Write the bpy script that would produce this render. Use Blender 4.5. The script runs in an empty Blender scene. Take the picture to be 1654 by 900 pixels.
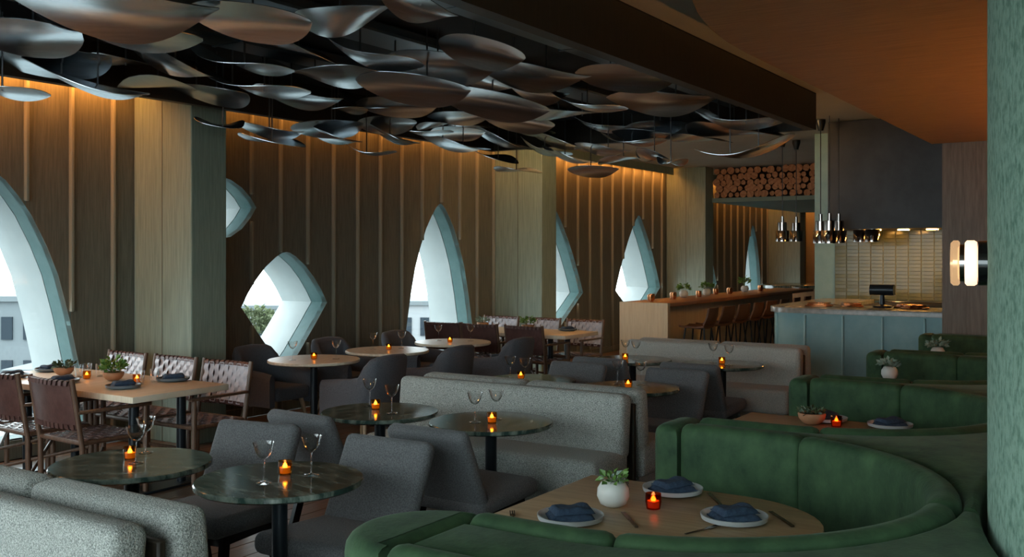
import bpy, bmesh, math, random
from mathutils import Matrix, Vector
from mathutils.geometry import tessellate_polygon
R = math.radians
rnd = random.Random(7)
scene = bpy.context.scene
COL = scene.collection

# ------------------------------------------------------------------ camera
EYE = 1.71
YAW = 33.0          # world X runs along the window wall, Y points at it
cam_d = bpy.data.cameras.new('camera')
cam_d.sensor_width = 36.0
cam_d.lens = 36.0 * 1600 / 1654
cam_d.shift_y = -40 / 1654
cam_d.clip_end = 500
cam = bpy.data.objects.new('camera', cam_d)
COL.objects.link(cam)
cam.location = (0, 0, EYE)
cam.rotation_euler = (R(90), 0, R(YAW - 90))
scene.camera = cam

# ------------------------------------------------------------------ world, light, exposure
world = bpy.data.worlds.new('overcast_sky')
scene.world = world
world.use_nodes = True
bg = world.node_tree.nodes['Background']
bg.inputs[0].default_value = (0.86, 0.97, 0.99, 1)
bg.inputs[1].default_value = 3.6
vs = scene.view_settings
vs.view_transform = 'Standard'
vs.look = 'None'
vs.gamma = 1.0
vs.use_curve_mapping = False
vs.exposure = 0.86
scene.cycles.use_denoising = True
scene.cycles.max_bounces = 8
scene.cycles.diffuse_bounces = 4
scene.cycles.glossy_bounces = 4
scene.cycles.transmission_bounces = 6
scene.cycles.transparent_max_bounces = 12
scene.cycles.caustics_reflective = False
scene.cycles.caustics_refractive = False
scene.cycles.sample_clamp_indirect = 4.0
COVE = 13.0         # strength of the warm light strips along the window wall
HOOD_W = 55.0       # warm lamps under the kitchen hood
WARM = (1.0, 0.36, 0.07, 1)

# windows of the long wall: centre x, kind, width factor
WIN = [(-1.45, 'arch', 1.08), (1.75, 'tip', 1.0), (4.50, 'arch', 1.06), (6.84, 'small', 1.0), (7.77, 'diamond', 1.0),
       (10.57, 'arch', 1.0), (13.55, 'tip', 1.0), (16.62, 'tip', 1.0), (19.55, 'tip', 1.0), (22.80, 'arch', 0.82)]
WALL_Y = 8.0
GLASS_Y = 8.24
OUT_Y = 8.72
SHAPES = {
 'arch': ([(0, 2.38), (.04, 2.365), (.1, 2.32), (.2, 2.20), (.31, 2.04), (.44, 1.78), (.54, 1.53), (.64, 1.15), (.73, .72), (.80, .3), (.82, .15)], [(0, .15), (.82, .15)]),
 'tip': ([(0, 2.42), (.05, 2.40), (.12, 2.34), (.25, 2.19), (.42, 1.97), (.6, 1.70), (.76, 1.42), (.88, 1.19), (.94, 1.06)], [(0, .40), (.33, .64), (.65, .86), (.94, 1.06)]),
 'diamond': ([(0, 1.73), (.06, 1.72), (.15, 1.675), (.3, 1.57), (.44, 1.43), (.55, 1.29), (.64, 1.15)], [(0, .42), (.2, .62), (.42, .88), (.64, 1.15)]),
 'small': ([(0, 2.50), (.15, 2.475), (.3, 2.40), (.42, 2.30), (.5, 2.20)], [(0, 1.86), (.15, 1.885), (.3, 1.97), (.42, 2.09), (.5, 2.20)]),
}
def interp(tab, d):
    for (a, za), (b, zb) in zip(tab, tab[1:]):
        if d <= b + 1e-9:
            return za + (zb - za) * (d - a) / (b - a)
    return tab[-1][1]
def win_hw(w):
    return SHAPES[w[1]][0][-1][0] * w[2]
def win_range(w, x):
    d = abs(x - w[0]) / w[2]
    hi, lo = SHAPES[w[1]]
    if d > hi[-1][0] + 1e-6:
        return None
    return interp(lo, d), interp(hi, d)
# daylight portals in the windows (they only steer sky sampling)
for w in WIN:
    hi, lo = SHAPES[w[1]]
    ld = bpy.data.lights.new('window_daylight', 'AREA')
    ld.shape = 'RECTANGLE'
    ld.size = 2 * win_hw(w) + .1
    ld.size_y = hi[0][1] - lo[0][1] + .1
    ld.cycles.is_portal = True
    lo_ = bpy.data.objects.new('window_daylight', ld)
    COL.objects.link(lo_)
    lo_.location = (w[0], OUT_Y + .05, (hi[0][1] + lo[0][1]) / 2)
    lo_.rotation_euler = (R(-90), 0, 0)

ld = bpy.data.lights.new('glazed_wall_daylight', 'AREA')
ld.shape = 'RECTANGLE'; ld.size = 12.2; ld.size_y = 3.2
ld.cycles.is_portal = True
lo_ = bpy.data.objects.new('glazed_wall_daylight', ld)
COL.objects.link(lo_)
lo_.location = (-2.85, 1.95, 1.7)
lo_.rotation_euler = (R(90), 0, R(-90))
# ------------------------------------------------------------------ materials
MATS = {}
def new_mat(name):
    m = bpy.data.materials.new(name)
    m.use_nodes = True
    nt = m.node_tree
    b = nt.nodes['Principled BSDF']
    MATS[name] = m
    return m, nt, b
def N(nt, t, **kw):
    n = nt.nodes.new(t)
    for k, v in kw.items():
        setattr(n, k, v)
    return n
def mat(name, col, rough=.5, metal=0., spec=.5, scale=None, col2=None, stretch=(1, 1, 1), detail=4., bump=0., bscale=None, lo=.35, hi=.65, sheen=0., coat=0., trans=0., ior=1.45, obj=True, emis=None, estr=0.):
    m, nt, b = new_mat(name)
    b.inputs['Base Color'].default_value = (*col, 1)
    b.inputs['Roughness'].default_value = rough
    b.inputs['Metallic'].default_value = metal
    b.inputs['Specular IOR Level'].default_value = spec
    b.inputs['IOR'].default_value = ior
    if sheen:
        b.inputs['Sheen Weight'].default_value = sheen
        b.inputs['Sheen Roughness'].default_value = .35
        b.inputs['Sheen Tint'].default_value = (*[min(1, c * 4 + .25) for c in col], 1)
    if coat:
        b.inputs['Coat Weight'].default_value = coat
        b.inputs['Coat Roughness'].default_value = .08
    if trans:
        b.inputs['Transmission Weight'].default_value = trans
    if emis:
        b.inputs['Emission Color'].default_value = (*emis, 1)
        b.inputs['Emission Strength'].default_value = estr
    if scale or bump:
        tc = N(nt, 'ShaderNodeTexCoord')
        mp = N(nt, 'ShaderNodeMapping')
        mp.inputs['Scale'].default_value = stretch
        nt.links.new(tc.outputs['Object'], mp.inputs['Vector'])
        if scale:
            nz = N(nt, 'ShaderNodeTexNoise')
            nz.inputs['Scale'].default_value = scale
            nz.inputs['Detail'].default_value = detail
            nz.inputs['Roughness'].default_value = .62
            nt.links.new(mp.outputs[0], nz.inputs['Vector'])
            rp = N(nt, 'ShaderNodeValToRGB')
            rp.color_ramp.elements[0].position = lo
            rp.color_ramp.elements[1].position = hi
            rp.color_ramp.elements[0].color = (*col, 1)
            rp.color_ramp.elements[1].color = (*(col2 or col), 1)
            nt.links.new(nz.outputs['Fac'], rp.inputs[0])
            nt.links.new(rp.outputs[0], b.inputs['Base Color'])
        if bump:
            n2 = N(nt, 'ShaderNodeTexNoise')
            n2.inputs['Scale'].default_value = bscale or scale
            n2.inputs['Detail'].default_value = 3
            nt.links.new(mp.outputs[0], n2.inputs['Vector'])
            bp = N(nt, 'ShaderNodeBump')
            bp.inputs['Strength'].default_value = bump
            bp.inputs['Distance'].default_value = .01
            nt.links.new(n2.outputs['Fac'], bp.inputs['Height'])
            nt.links.new(bp.outputs[0], b.inputs['Normal'])
    return m
mat('panel', (.120, .118, .090), .5, scale=9, col2=(.180, .175, .135), stretch=(6, 6, .35), bump=.12, bscale=14)
mat('pillar', (.200, .262, .210), .5, scale=9, col2=(.285, .350, .285), stretch=(6, 6, .3), bump=.12, bscale=14)
mat('batten', (.27, .26, .20), .45)
mat('reveal', (.105, .195, .195), .55, scale=7, col2=(.13, .225, .225))
mat('facade_white', (.47, .50, .50), .7, scale=3, col2=(.52, .55, .545))
mat('floor_base', (.045, .026, .016), .6)
mat('oak_plank', (.110, .066, .042), .30, scale=7, col2=(.185, .115, .076), stretch=(.5, 7, 1), bump=.06)
mat('cream', (.46, .43, .35), .8, scale=2, col2=(.50, .47, .39))
mat('black_ceiling', (.008, .009, .012), .7)
mat('fascia', (.018, .014, .010), .45, scale=10, col2=(.032, .025, .017), stretch=(5, 5, .4))
mat('duct', (.11, .15, .18), .35, metal=.6)
mat('wood_ceiling', (.22, .105, .042), .42, scale=6, col2=(.38, .20, .085), stretch=(14, .5, 1), detail=6)
mat('wood_wall', (.110, .080, .056), .5, scale=9, col2=(.185, .135, .095), stretch=(6, 6, .4), bump=.1)
mat('hood', (.030, .032, .036), .5, metal=.3, scale=3, col2=(.045, .047, .052))
mat('plaster_green', (.120, .225, .165), .85, scale=34, col2=(.270, .415, .325), stretch=(1.2, 1.2, .8), detail=12, lo=.36, hi=.56, bump=.45, bscale=60)
mat('steel_leaf', (.54, .575, .605), .25, metal=1, scale=5, col2=(.66, .695, .725), stretch=(1, 12, 1))
mat('rod', (.16, .17, .18), .35, metal=1)
mat('velvet', (.012, .038, .015), .8, scale=7, col2=(.048, .104, .042), stretch=(1, 1, .8), detail=12, lo=.33, hi=.70, sheen=.16, bump=.18, bscale=60)
mat('boucle', (.16, .175, .16), .95, scale=220, col2=(.58, .60, .56), detail=2, lo=.36, hi=.66, bump=.9, bscale=140, sheen=.2)
mat('boucle_far', (.34, .335, .30), .95, scale=120, col2=(.47, .46, .41), detail=2, bump=.5, bscale=140, sheen=.2)
mat('grey_wool', (.080, .084, .088), .95, scale=160, col2=(.155, .160, .165), detail=2, bump=.35, bscale=200, sheen=.25)
mat('dark_wool', (.080, .086, .100), .95, scale=160, col2=(.125, .133, .150), detail=2, bump=.3, bscale=200, sheen=.2)
mat('black_wood', (.010, .012, .014), .22)
mat('black_metal', (.016, .022, .028), .3, metal=.3)
mat('marble', (.026, .050, .042), .13, spec=.8, scale=6, col2=(.30, .345, .29), stretch=(1, 3.2, 1), detail=12, lo=.43, hi=.76)
mat('oak_top', (.66, .57, .42), .34, scale=6, col2=(.80, .71, .56), stretch=(.6, 8, 1))
mat('booth_oak', (.36, .245, .140), .36, scale=6, col2=(.50, .36, .215), stretch=(8, .6, 1))
mat('light_leg', (.36, .25, .15), .4)
mat('chair_wood', (.095, .050, .030), .38, scale=10, col2=(.16, .09, .058), stretch=(6, 6, .6))
mat('leather', (.075, .034, .030), .38, scale=14, col2=(.115, .056, .048), bump=.1, bscale=60)
mat('strap', (.44, .425, .46), .22, scale=14, col2=(.55, .535, .575))  # sky reflection on the brown leather is put into this pale colour
mat('seat_strap', (.19, .14, .14), .22, scale=14, col2=(.27, .21, .21))
mat('sky_glass', (1, 1, 1), .02)
mat('clear_glass', (1, 1, 1), .0, trans=1., ior=1.35)
mat('amber_glass', (1.0, .42, .05), .05, trans=1., ior=1.3)
mat('red_glass', (.55, .05, .015), .05, trans=1., ior=1.3)
mat('flame', (1, .5, .1), .5, emis=(1.0, .60, .16), estr=14)
mat('wax', (.8, .55, .25), .5, emis=(1.0, .50, .08), estr=.16)
mat('plate', (.46, .49, .50), .3)
mat('plate_blue', (.12, .16, .19), .35)
mat('napkin', (.022, .042, .080), .9, scale=60, col2=(.042, .075, .125), bump=.3, bscale=90)
mat('vase_white', (.62, .62, .58), .4)
mat('terracotta', (.42, .20, .10), .7, scale=9, col2=(.50, .26, .14))
mat('brass_pot', (.40, .20, .07), .3, metal=.5)
mat('leaf_green', (.075, .16, .035), .5, scale=20, col2=(.16, .30, .06))
mat('leaf_pale', (.16, .24, .19), .55, scale=20, col2=(.30, .38, .30))
mat('leaf_dark', (.035, .065, .025), .5, scale=20, col2=(.085, .11, .05))
mat('soil', (.03, .02, .015), .9)
mat('cutlery', (.25, .23, .20), .25, metal=1)
mat('teal_counter', (.21, .365, .385), .5, scale=5, col2=(.25, .42, .435))
mat('teal_batten', (.32, .50, .51), .5)
mat('stone_top', (.19, .18, .165), .22, scale=12, col2=(.32, .30, .27), detail=8)
mat('copper', (.62, .26, .11), .25, metal=1, scale=9, col2=(.45, .17, .07))
mat('bar_wood', (.25, .10, .045), .3, scale=6, col2=(.36, .16, .075), stretch=(.6, 7, 1))
mat('bar_panel', (.68, .52, .33), .45, scale=6, col2=(.78, .62, .42), stretch=(7, 7, .6))
mat('stool_leather', (.105, .045, .022), .42)
mat('chrome', (.42, .38, .36), .12, metal=1)
mat('tile', (.095, .110, .050), .14, spec=.28, scale=3, col2=(.135, .145, .075))
mat('grout', (.24, .23, .15), .8)
mat('log_bark', (.10, .045, .022), .9)
mat('log_end', (.36, .150, .07), .8, scale=14, col2=(.54, .27, .14))
mat('soffit', (.19, .25, .215), .7)
mat('cove_strip', (1, .6, .3), .5, emis=WARM[:3], estr=COVE)
mat('added_booth_strip', (1, .6, .3), .5, emis=(1.0, .47, .13), estr=80)
mat('bulb', (1, .8, .6), .5, emis=(1.0, .55, .2), estr=20)
mat('cove_strip_high', (1, .6, .3), .5, emis=WARM[:3], estr=COVE * 1.9)
mat('cove_strip_dim', (1, .6, .3), .5, emis=WARM[:3], estr=COVE * .45)
mat('added_beam_strip', (1, .6, .3), .5, emis=(1.0, .58, .24), estr=105)
mat('hood_lamp', (1, .6, .3), .5, emis=(1.0, .46, .10), estr=HOOD_W)
mat('sconce_glow', (1, .85, .7), .4, emis=(1.0, .66, .42), estr=.85)
mat('sconce_end', (.5, .3, .15), .15, metal=.7, emis=(1.0, .6, .3), estr=.32)
mat('sconce_black', (.006, .006, .007), .12, coat=1)
mat('ext_white', (.27, .28, .29), .7)
mat('ext_grey', (.13, .15, .16), .7)
mat('ext_window', (.02, .03, .04), .5, spec=.2)
mat('ext_tree', (.07, .09, .04), .9, scale=1.5, col2=(.14, .16, .09))
mat('ext_ground', (.13, .15, .155), .9, scale=.2, col2=(.20, .22, .22))
def thin_glass(name, tint, refl):
    m = MATS[name]
    nt = m.node_tree
    nt.nodes.remove(nt.nodes['Principled BSDF'])
    tr = N(nt, 'ShaderNodeBsdfTransparent')
    tr.inputs[0].default_value = (*tint, 1)
    gl = N(nt, 'ShaderNodeBsdfGlossy')
    gl.inputs['Roughness'].default_value = .02
    mx = N(nt, 'ShaderNodeMixShader')
    lw = N(nt, 'ShaderNodeLayerWeight')
    lw.inputs[0].default_value = .5
    pw = N(nt, 'ShaderNodeMath', operation='POWER')
    pw.inputs[1].default_value = 3.5 if refl < .6 else 2.0
    ml = N(nt, 'ShaderNodeMath', operation='MULTIPLY_ADD')
    ml.inputs[1].default_value = refl
    ml.inputs[2].default_value = .03
    nt.links.new(lw.outputs['Facing'], pw.inputs[0])
    nt.links.new(pw.outputs[0], ml.inputs[0])
    nt.links.new(ml.outputs[0], mx.inputs[0])
    nt.links.new(tr.outputs[0], mx.inputs[1])
    nt.links.new(gl.outputs[0], mx.inputs[2])
    nt.links.new(mx.outputs[0], nt.nodes['Material Output'].inputs[0])
thin_glass('sky_glass', (.93, .96, .97), .3)
thin_glass('clear_glass', (.985, .99, .99), 1.0)
thin_glass('amber_glass', (.88, .56, .20), .5)
thin_glass('red_glass', (.75, .22, .08), .35)

# ------------------------------------------------------------------ mesh helpers
def rotz(a): return Matrix.Rotation(R(a), 4, 'Z')
def roty(a): return Matrix.Rotation(R(a), 4, 'Y')
def rotx(a): return Matrix.Rotation(R(a), 4, 'X')
def tr(x, y, z): return Matrix.Translation((x, y, z))
class MB:
    def __init__(s):
        s.v = []; s.f = []
    def add(s, vf, M=None):
        v, f = vf
        o = len(s.v)
        s.v += [tuple(M @ Vector(p)) if M is not None else tuple(p) for p in v]
        s.f += [tuple(i + o for i in q) for q in f]
        return s
    def build(s, name, m, parent=None, smooth=True, loc=None, angle=40):
        me = bpy.data.meshes.new(name)
        me.from_pydata(s.v, [], s.f)
        me.materials.append(MATS[m])
        bm = bmesh.new(); bm.from_mesh(me)
        bmesh.ops.recalc_face_normals(bm, faces=bm.faces)
        bm.to_mesh(me); bm.free()
        if smooth:
            me.polygons.foreach_set('use_smooth', [True] * len(me.polygons))
            me.set_sharp_from_angle(angle=R(angle))
        me.update()
        return link(name, me, parent, loc)
def link(name, me, parent=None, loc=None, M=None):
    o = bpy.data.objects.new(name, me)
    COL.objects.link(o)
    if parent: o.parent = parent
    if loc: o.location = loc
    if M is not None: o.matrix_local = M
    return o
def one(vf, name, m, parent=None, M=None, smooth=True, angle=40):
    return MB().add(vf, M).build(name, m, parent, smooth, angle=angle)
def box(sx, sy, sz, c=(0, 0, 0)):
    x, y, z = sx / 2, sy / 2, sz / 2
    v = [(c[0] + a * x, c[1] + b * y, c[2] + d * z) for d in (-1, 1) for b in (-1, 1) for a in (-1, 1)]
    return v, [(0, 1, 3, 2), (4, 6, 7, 5), (0, 4, 5, 1), (2, 3, 7, 6), (0, 2, 6, 4), (1, 5, 7, 3)]
def box2(x0, x1, y0, y1, z0, z1):
    return box(x1 - x0, y1 - y0, z1 - z0, ((x0 + x1) / 2, (y0 + y1) / 2, (z0 + z1) / 2))
_rb = {}
def rbox(sx, sy, sz, r, c=(0, 0, 0), seg=3, bulge=0.):
    bm = bmesh.new()
    bmesh.ops.create_cube(bm, size=1)
    for v in bm.verts:
        v.co = (v.co.x * sx, v.co.y * sy, v.co.z * sz)
    bmesh.ops.bevel(bm, geom=bm.edges[:], offset=r, segments=seg, profile=.5, affect='EDGES')
    v = [tuple(p.co) for p in bm.verts]
    for i, p in enumerate(bm.verts): p.index = i
    f = [tuple(q.index for q in g.verts) for g in bm.faces]
    bm.free()
    return [(p[0] + c[0], p[1] + c[1], p[2] + c[2]) for p in v], f
def lathe(prof, n=24, c=(0, 0, 0)):
    v, f, rings = [], [], []
    for r, z in prof:
        if r < 1e-6:
            rings.append([len(v)]); v.append((c[0], c[1], c[2] + z))
        else:
            rings.append(list(range(len(v), len(v) + n)))
            v += [(c[0] + r * math.cos(2 * math.pi * k / n), c[1] + r * math.sin(2 * math.pi * k / n), c[2] + z) for k in range(n)]
    for a, b in zip(rings, rings[1:]):
        for k in range(n):
            k2 = (k + 1) % n
            if len(a) == 1 and len(b) > 1: f.append((a[0], b[k], b[k2]))
            elif len(b) == 1 and len(a) > 1: f.append((a[k], a[k2], b[0]))
            elif len(a) > 1: f.append((a[k], a[k2], b[k2], b[k]))
    return v, f
def tube(pts, r, n=8, r1=None, closed=False):
    pts = [Vector(p) for p in pts]
    v, f = [], []
    m = len(pts)
    up = None
    for i, p in enumerate(pts):
        if closed: d = pts[(i + 1) % m] - pts[i - 1]
        else: d = pts[min(i + 1, m - 1)] - pts[max(i - 1, 0)]
        d.normalize()
        ref = Vector((0, 0, 1)) if abs(d.z) < .95 else Vector((1, 0, 0))
        if up is None: up = d.cross(ref).normalized()
        else:
            up = (up - d * up.dot(d)).normalized()
        w = d.cross(up)
        rr = r if r1 is None else r + (r1 - r) * i / (m - 1)
        for k in range(n):
            a = 2 * math.pi * k / n
            v.append(tuple(p + up * (rr * math.cos(a)) + w * (rr * math.sin(a))))
    for i in range(m if closed else m - 1):
        for k in range(n):
            k2 = (k + 1) % n
            j = (i + 1) % m
            f.append((i * n + k, i * n + k2, j * n + k2, j * n + k))
    if not closed:
        f.append(tuple(range(n))); f.append(tuple(range((m - 1) * n, m * n)))
    return v, f
def bar(p0, p1, w, t):
    p0, p1 = Vector(p0), Vector(p1)
    d = (p1 - p0).normalized()
    ref = Vector((0, 0, 1)) if abs(d.z) < .9 else Vector((0, 1, 0))
    a = d.cross(ref).normalized() * (w / 2)
    b = d.cross(a).normalized() * (t / 2)
    v = [tuple(p + sa * a + sb * b) for p in (p0, p1) for sa, sb in ((-1, -1), (1, -1), (1, 1), (-1, 1))]
    return v, [(0, 1, 2, 3), (4, 7, 6, 5), (0, 4, 5, 1), (1, 5, 6, 2), (2, 6, 7, 3), (3, 7, 4, 0)]
def prism(poly, z0, z1, bev=0., seg=3):
    n = len(poly)
    P = [Vector((p[0], p[1])) for p in poly]
    area = sum(P[i].x * P[(i + 1) % n].y - P[(i + 1) % n].x * P[i].y for i in range(n))
    if area < 0: P.reverse()
    nor = []
    for i in range(n):
        e1 = (P[i] - P[i - 1]).normalized(); e2 = (P[(i + 1) % n] - P[i]).normalized()
        nn = Vector((-(e1.y + e2.y), e1.x + e2.x))
        L = nn.length
        nn = nn / L if L > 1e-6 else Vector((-e1.y, e1.x))
        nor.append(nn / max(.5, nn.dot(Vector((-e1.y, e1.x)))))
    rings = [[(p.x, p.y, z0) for p in P]]
    if bev:
        for k in range(seg + 1):
            a = math.pi / 2 * k / seg
            o = bev * (1 - math.cos(a))
            rings.append([(p.x + q.x * o, p.y + q.y * o, z1 - bev + bev * math.sin(a)) for p, q in zip(P, nor)])
    else:
        rings.append([(p.x, p.y, z1) for p in P])
    v = [q for r_ in rings for q in r_]
    f = []
    for i in range(len(rings) - 1):
        for k in range(n):
            k2 = (k + 1) % n
            f.append((i * n + k, i * n + k2, (i + 1) * n + k2, (i + 1) * n + k))
    for base in (0, (len(rings) - 1) * n):
        tri = tessellate_polygon([[Vector((v[base + k][0], v[base + k][1], 0)) for k in range(n)]])
        f += [tuple(base + i for i in t) for t in tri]
    return v, f
def sweep(path, sect, ends=.02):
    # path: 2-D points; sect: closed loop of (offset to the left of the path, z)
    n = len(sect); v, f = [], []
    co = sum(a for a, b in sect) / n; cz = sum(b for a, b in sect) / n
    P = [Vector(p) for p in path]
    L = [0]
    for a, b in zip(P, P[1:]): L.append(L[-1] + (b - a).length)
    for i, p in enumerate(P):
        d = (P[min(i + 1, len(P) - 1)] - P[max(i - 1, 0)]).normalized()
        no = Vector((-d.y, d.x))
        e = min(L[i], L[-1] - L[i])
        k = 1.0
        if ends and e < ends:
            t = 1 - e / ends
            k = 1 - .5 * (1 - math.sqrt(max(0, 1 - t * t)))
        for a, z in sect:
            aa = co + (a - co) * k; zz = cz + (z - cz) * (1 - (1 - k) * .25)
            v.append((p.x + no.x * aa, p.y + no.y * aa, zz))
    for i in range(len(P) - 1):
        for k in range(n):
            k2 = (k + 1) % n
            f.append((i * n + k, i * n + k2, (i + 1) * n + k2, (i + 1) * n + k))
    f.append(tuple(range(n))); f.append(tuple(range((len(P) - 1) * n, len(P) * n)))
    return v, f
def rsect(o0, o1, z0, z1, r, seg=3):
    pts = []
    for cx, cz, a0 in ((o1 - r, z0 + r, -90), (o1 - r, z1 - r, 0), (o0 + r, z1 - r, 90), (o0 + r, z0 + r, 180)):
        for k in range(seg + 1):
            a = R(a0 + 90 * k / seg)
            pts.append((cx + r * math.cos(a), cz + r * math.sin(a)))
    return pts
def resample(path, step=.04, ends=.02):
    out = []
    P = [Vector(p) for p in path]
    for a, b in zip(P, P[1:]):
        m = max(1, int((b - a).length / step))
        for k in range(m): out.append(a + (b - a) * k / m)
    out.append(P[-1])
    d0 = (out[1] - out[0]).normalized(); d1 = (out[-2] - out[-1]).normalized()
    if ends:
        a, b = out[0], out[-1]
        out = [a, a + d0 * ends * .12, a + d0 * ends * .4, a + d0 * ends] + [q for q in out[1:-1] if (q - a).length > ends * 1.2 and (q - b).length > ends * 1.2] + [b + d1 * ends, b + d1 * ends * .4, b + d1 * ends * .12, b]
    return out

# ------------------------------------------------------------------ things
def tag(o, label, cat, group=None):
    o['label'] = label; o['category'] = cat
    if group: o['group'] = group
    return o
def thing(name, label, cat, loc=(0, 0, 0), rz=0, group=None):
    o = bpy.data.objects.new(name, None)
    o.empty_display_size = .1
    COL.objects.link(o)
    o.location = loc; o.rotation_euler = (0, 0, R(rz))
    return tag(o, label, cat, group)
def struct(o):
    o['kind'] = 'structure'
    return o
KIDS = {}
def dup(root, loc, rz, label, group=None):
    r = root.copy(); COL.objects.link(r)
    r.location = loc; r.rotation_euler = (root.rotation_euler.x, root.rotation_euler.y, R(rz))
    r['label'] = label
    if group: r['group'] = group
    if root not in KIDS: KIDS[root] = [(c, list(c.children)) for c in root.children]
    for ch, subs in KIDS[root]:
        c = ch.copy(); COL.objects.link(c); c.parent = r
        for g in subs:
            d = g.copy(); COL.objects.link(d); d.parent = c
    return r
class Maker:
    """first call uses the original, later calls copy it"""
    def __init__(s, fn): s.fn = fn; s.o = None
    def __call__(s, loc, rz, label, group=None):
        if s.o is None:
            s.o = s.fn()
            s.o.location = loc; s.o.rotation_euler = (0, 0, R(rz)); s.o['label'] = label
            if group: s.o['group'] = group
            return s.o
        return dup(s.o, loc, rz, label, group)
ORD = ['first', 'second', 'third', 'fourth', 'fifth', 'sixth', 'seventh', 'eighth', 'ninth', 'tenth', 'eleventh', 'twelfth', 'thirteenth', 'fourteenth', 'fifteenth', 'sixteenth']

# ================================================================== THE ROOM
CEIL = 3.37
struct(one(box2(-2.8, 31, -4.2, 8.1, -.12, -.012), 'floor', 'floor_base', smooth=False))
floor_o = bpy.data.objects['floor']
plank_me = []
for k in range(4):
    b = MB().add(rbox(1.594, .176, .02, .003, seg=1)); o = b.build('plank', 'oak_plank', floor_o, smooth=False); plank_me.append(o.data)
    bpy.data.objects.remove(o)
j = 0
yy = 2.15
while yy < 7.9:
    xx = 2.2 + (j % 3) * .53 - 1.0
    while xx < 9.6:
        link('plank', plank_me[rnd.randrange(4)], floor_o, (xx + .8, yy + .09, -.008))
        xx += 1.6
    yy += .18; j += 1
# floor boards outside the counted area
wide = one(box2(-2.6, 1.2, -4.2, 8.0, -.012, 0), 'floor_board_field', 'oak_plank', floor_o, smooth=False)
one(box2(1.2, 31, -4.2, 2.14, -.012, 0), 'floor_board_field', 'oak_plank', floor_o, smooth=False)
one(box2(10.9, 31, 2.14, 8.0, -.012, 0), 'floor_board_field', 'oak_plank', floor_o, smooth=False)

def wall_strip(x0, x1, y0=WALL_Y, t=.06, z0=0., z1=CEIL):
    """a board of the window wall, with the window openings cut out of it"""
    keys = {x0, x1}
    n = max(2, int((x1 - x0) / .05))
    for k in range(1, n): keys.add(x0 + (x1 - x0) * k / n)
    for w in WIN:
        for s_ in (-1, 1):
            for d, _ in SHAPES[w[1]][0] + SHAPES[w[1]][1]:
                x = w[0] + s_ * d * w[2]
                if x0 < x < x1: keys.add(x)
    xs = sorted(keys)
    v, f = [], []
    def quad(a, b, za0, za1, zb0, zb1):
        if max(za1 - za0, zb1 - zb0) < 1e-4: return
        o = len(v)
        for y in (y0, y0 + t):
            v.extend([(a, y, za0), (b, y, zb0), (b, y, zb1), (a, y, za1)])
        f.extend([(o, o + 1, o + 2, o + 3), (o + 7, o + 6, o + 5, o + 4), (o, o + 3, o + 7, o + 4), (o + 1, o + 5, o + 6, o + 2), (o, o + 4, o + 5, o + 1), (o + 3, o + 2, o + 6, o + 7)])
    for a, b in zip(xs, xs[1:]):
        mid = (a + b) / 2
        ws = sorted([w for w in WIN if win_range(w, mid)], key=lambda w: win_range(w, mid)[0])
        la = lb = z0
        for w in ws:
            ra = win_range(w, a) or win_range(w, mid); rb = win_range(w, b) or win_range(w, mid)
            quad(a, b, la, ra[0], lb, rb[0]); la, lb = ra[1], rb[1]
        quad(a, b, la, z1, lb, z1)
    return v, f
wall_left = struct(one(wall_strip(-2.6, 3.95), 'wall_left', 'panel', smooth=False))
PITCH = .4135
x = 3.95
edges = []
while x < 27:
    x2 = x + PITCH
    one(wall_strip(x + .004, x2 - .004), 'wall_panel', 'panel', wall_left, smooth=False)
    edges.append(x2); x = x2
one(box2(3.9, 27.1, 8.061, 8.075, 2.55, CEIL), 'wall_backing', 'panel', wall_left, smooth=False)
one(wall_strip(3.95, 27, y0=8.0605, t=.015), 'wall_backing', 'panel', wall_left, smooth=False)
for x in [3.95] + edges:
    if any(abs(x - p) < .12 for p in ()): continue
    segs = [(0, CEIL)]
    for w in WIN:
        rs = [q for q in (win_range(w, x + e) for e in (-.022, -.011, 0, .011, .022)) if q]
        if rs:
            r_ = (min(q[0] for q in rs), max(q[1] for q in rs))
            segs = [q for s0, s1 in segs for q in ((s0, min(s1, r_[0] - .015)), (max(s0, r_[1] + .015), s1)) if q[1] - q[0] > .03]
    b = MB()
    for s0, s1 in segs:
        b.add(rbox(.034, .05, s1 - s0, .012, (x, 7.983, (s0 + s1) / 2), seg=2))
    b.build('batten', 'batten', wall_left)
one(box2(-2.6, 31, 7.96, 8.06, 0, .10), 'baseboard_left', 'panel', smooth=False)
struct(bpy.data.objects['baseboard_left'])

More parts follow.
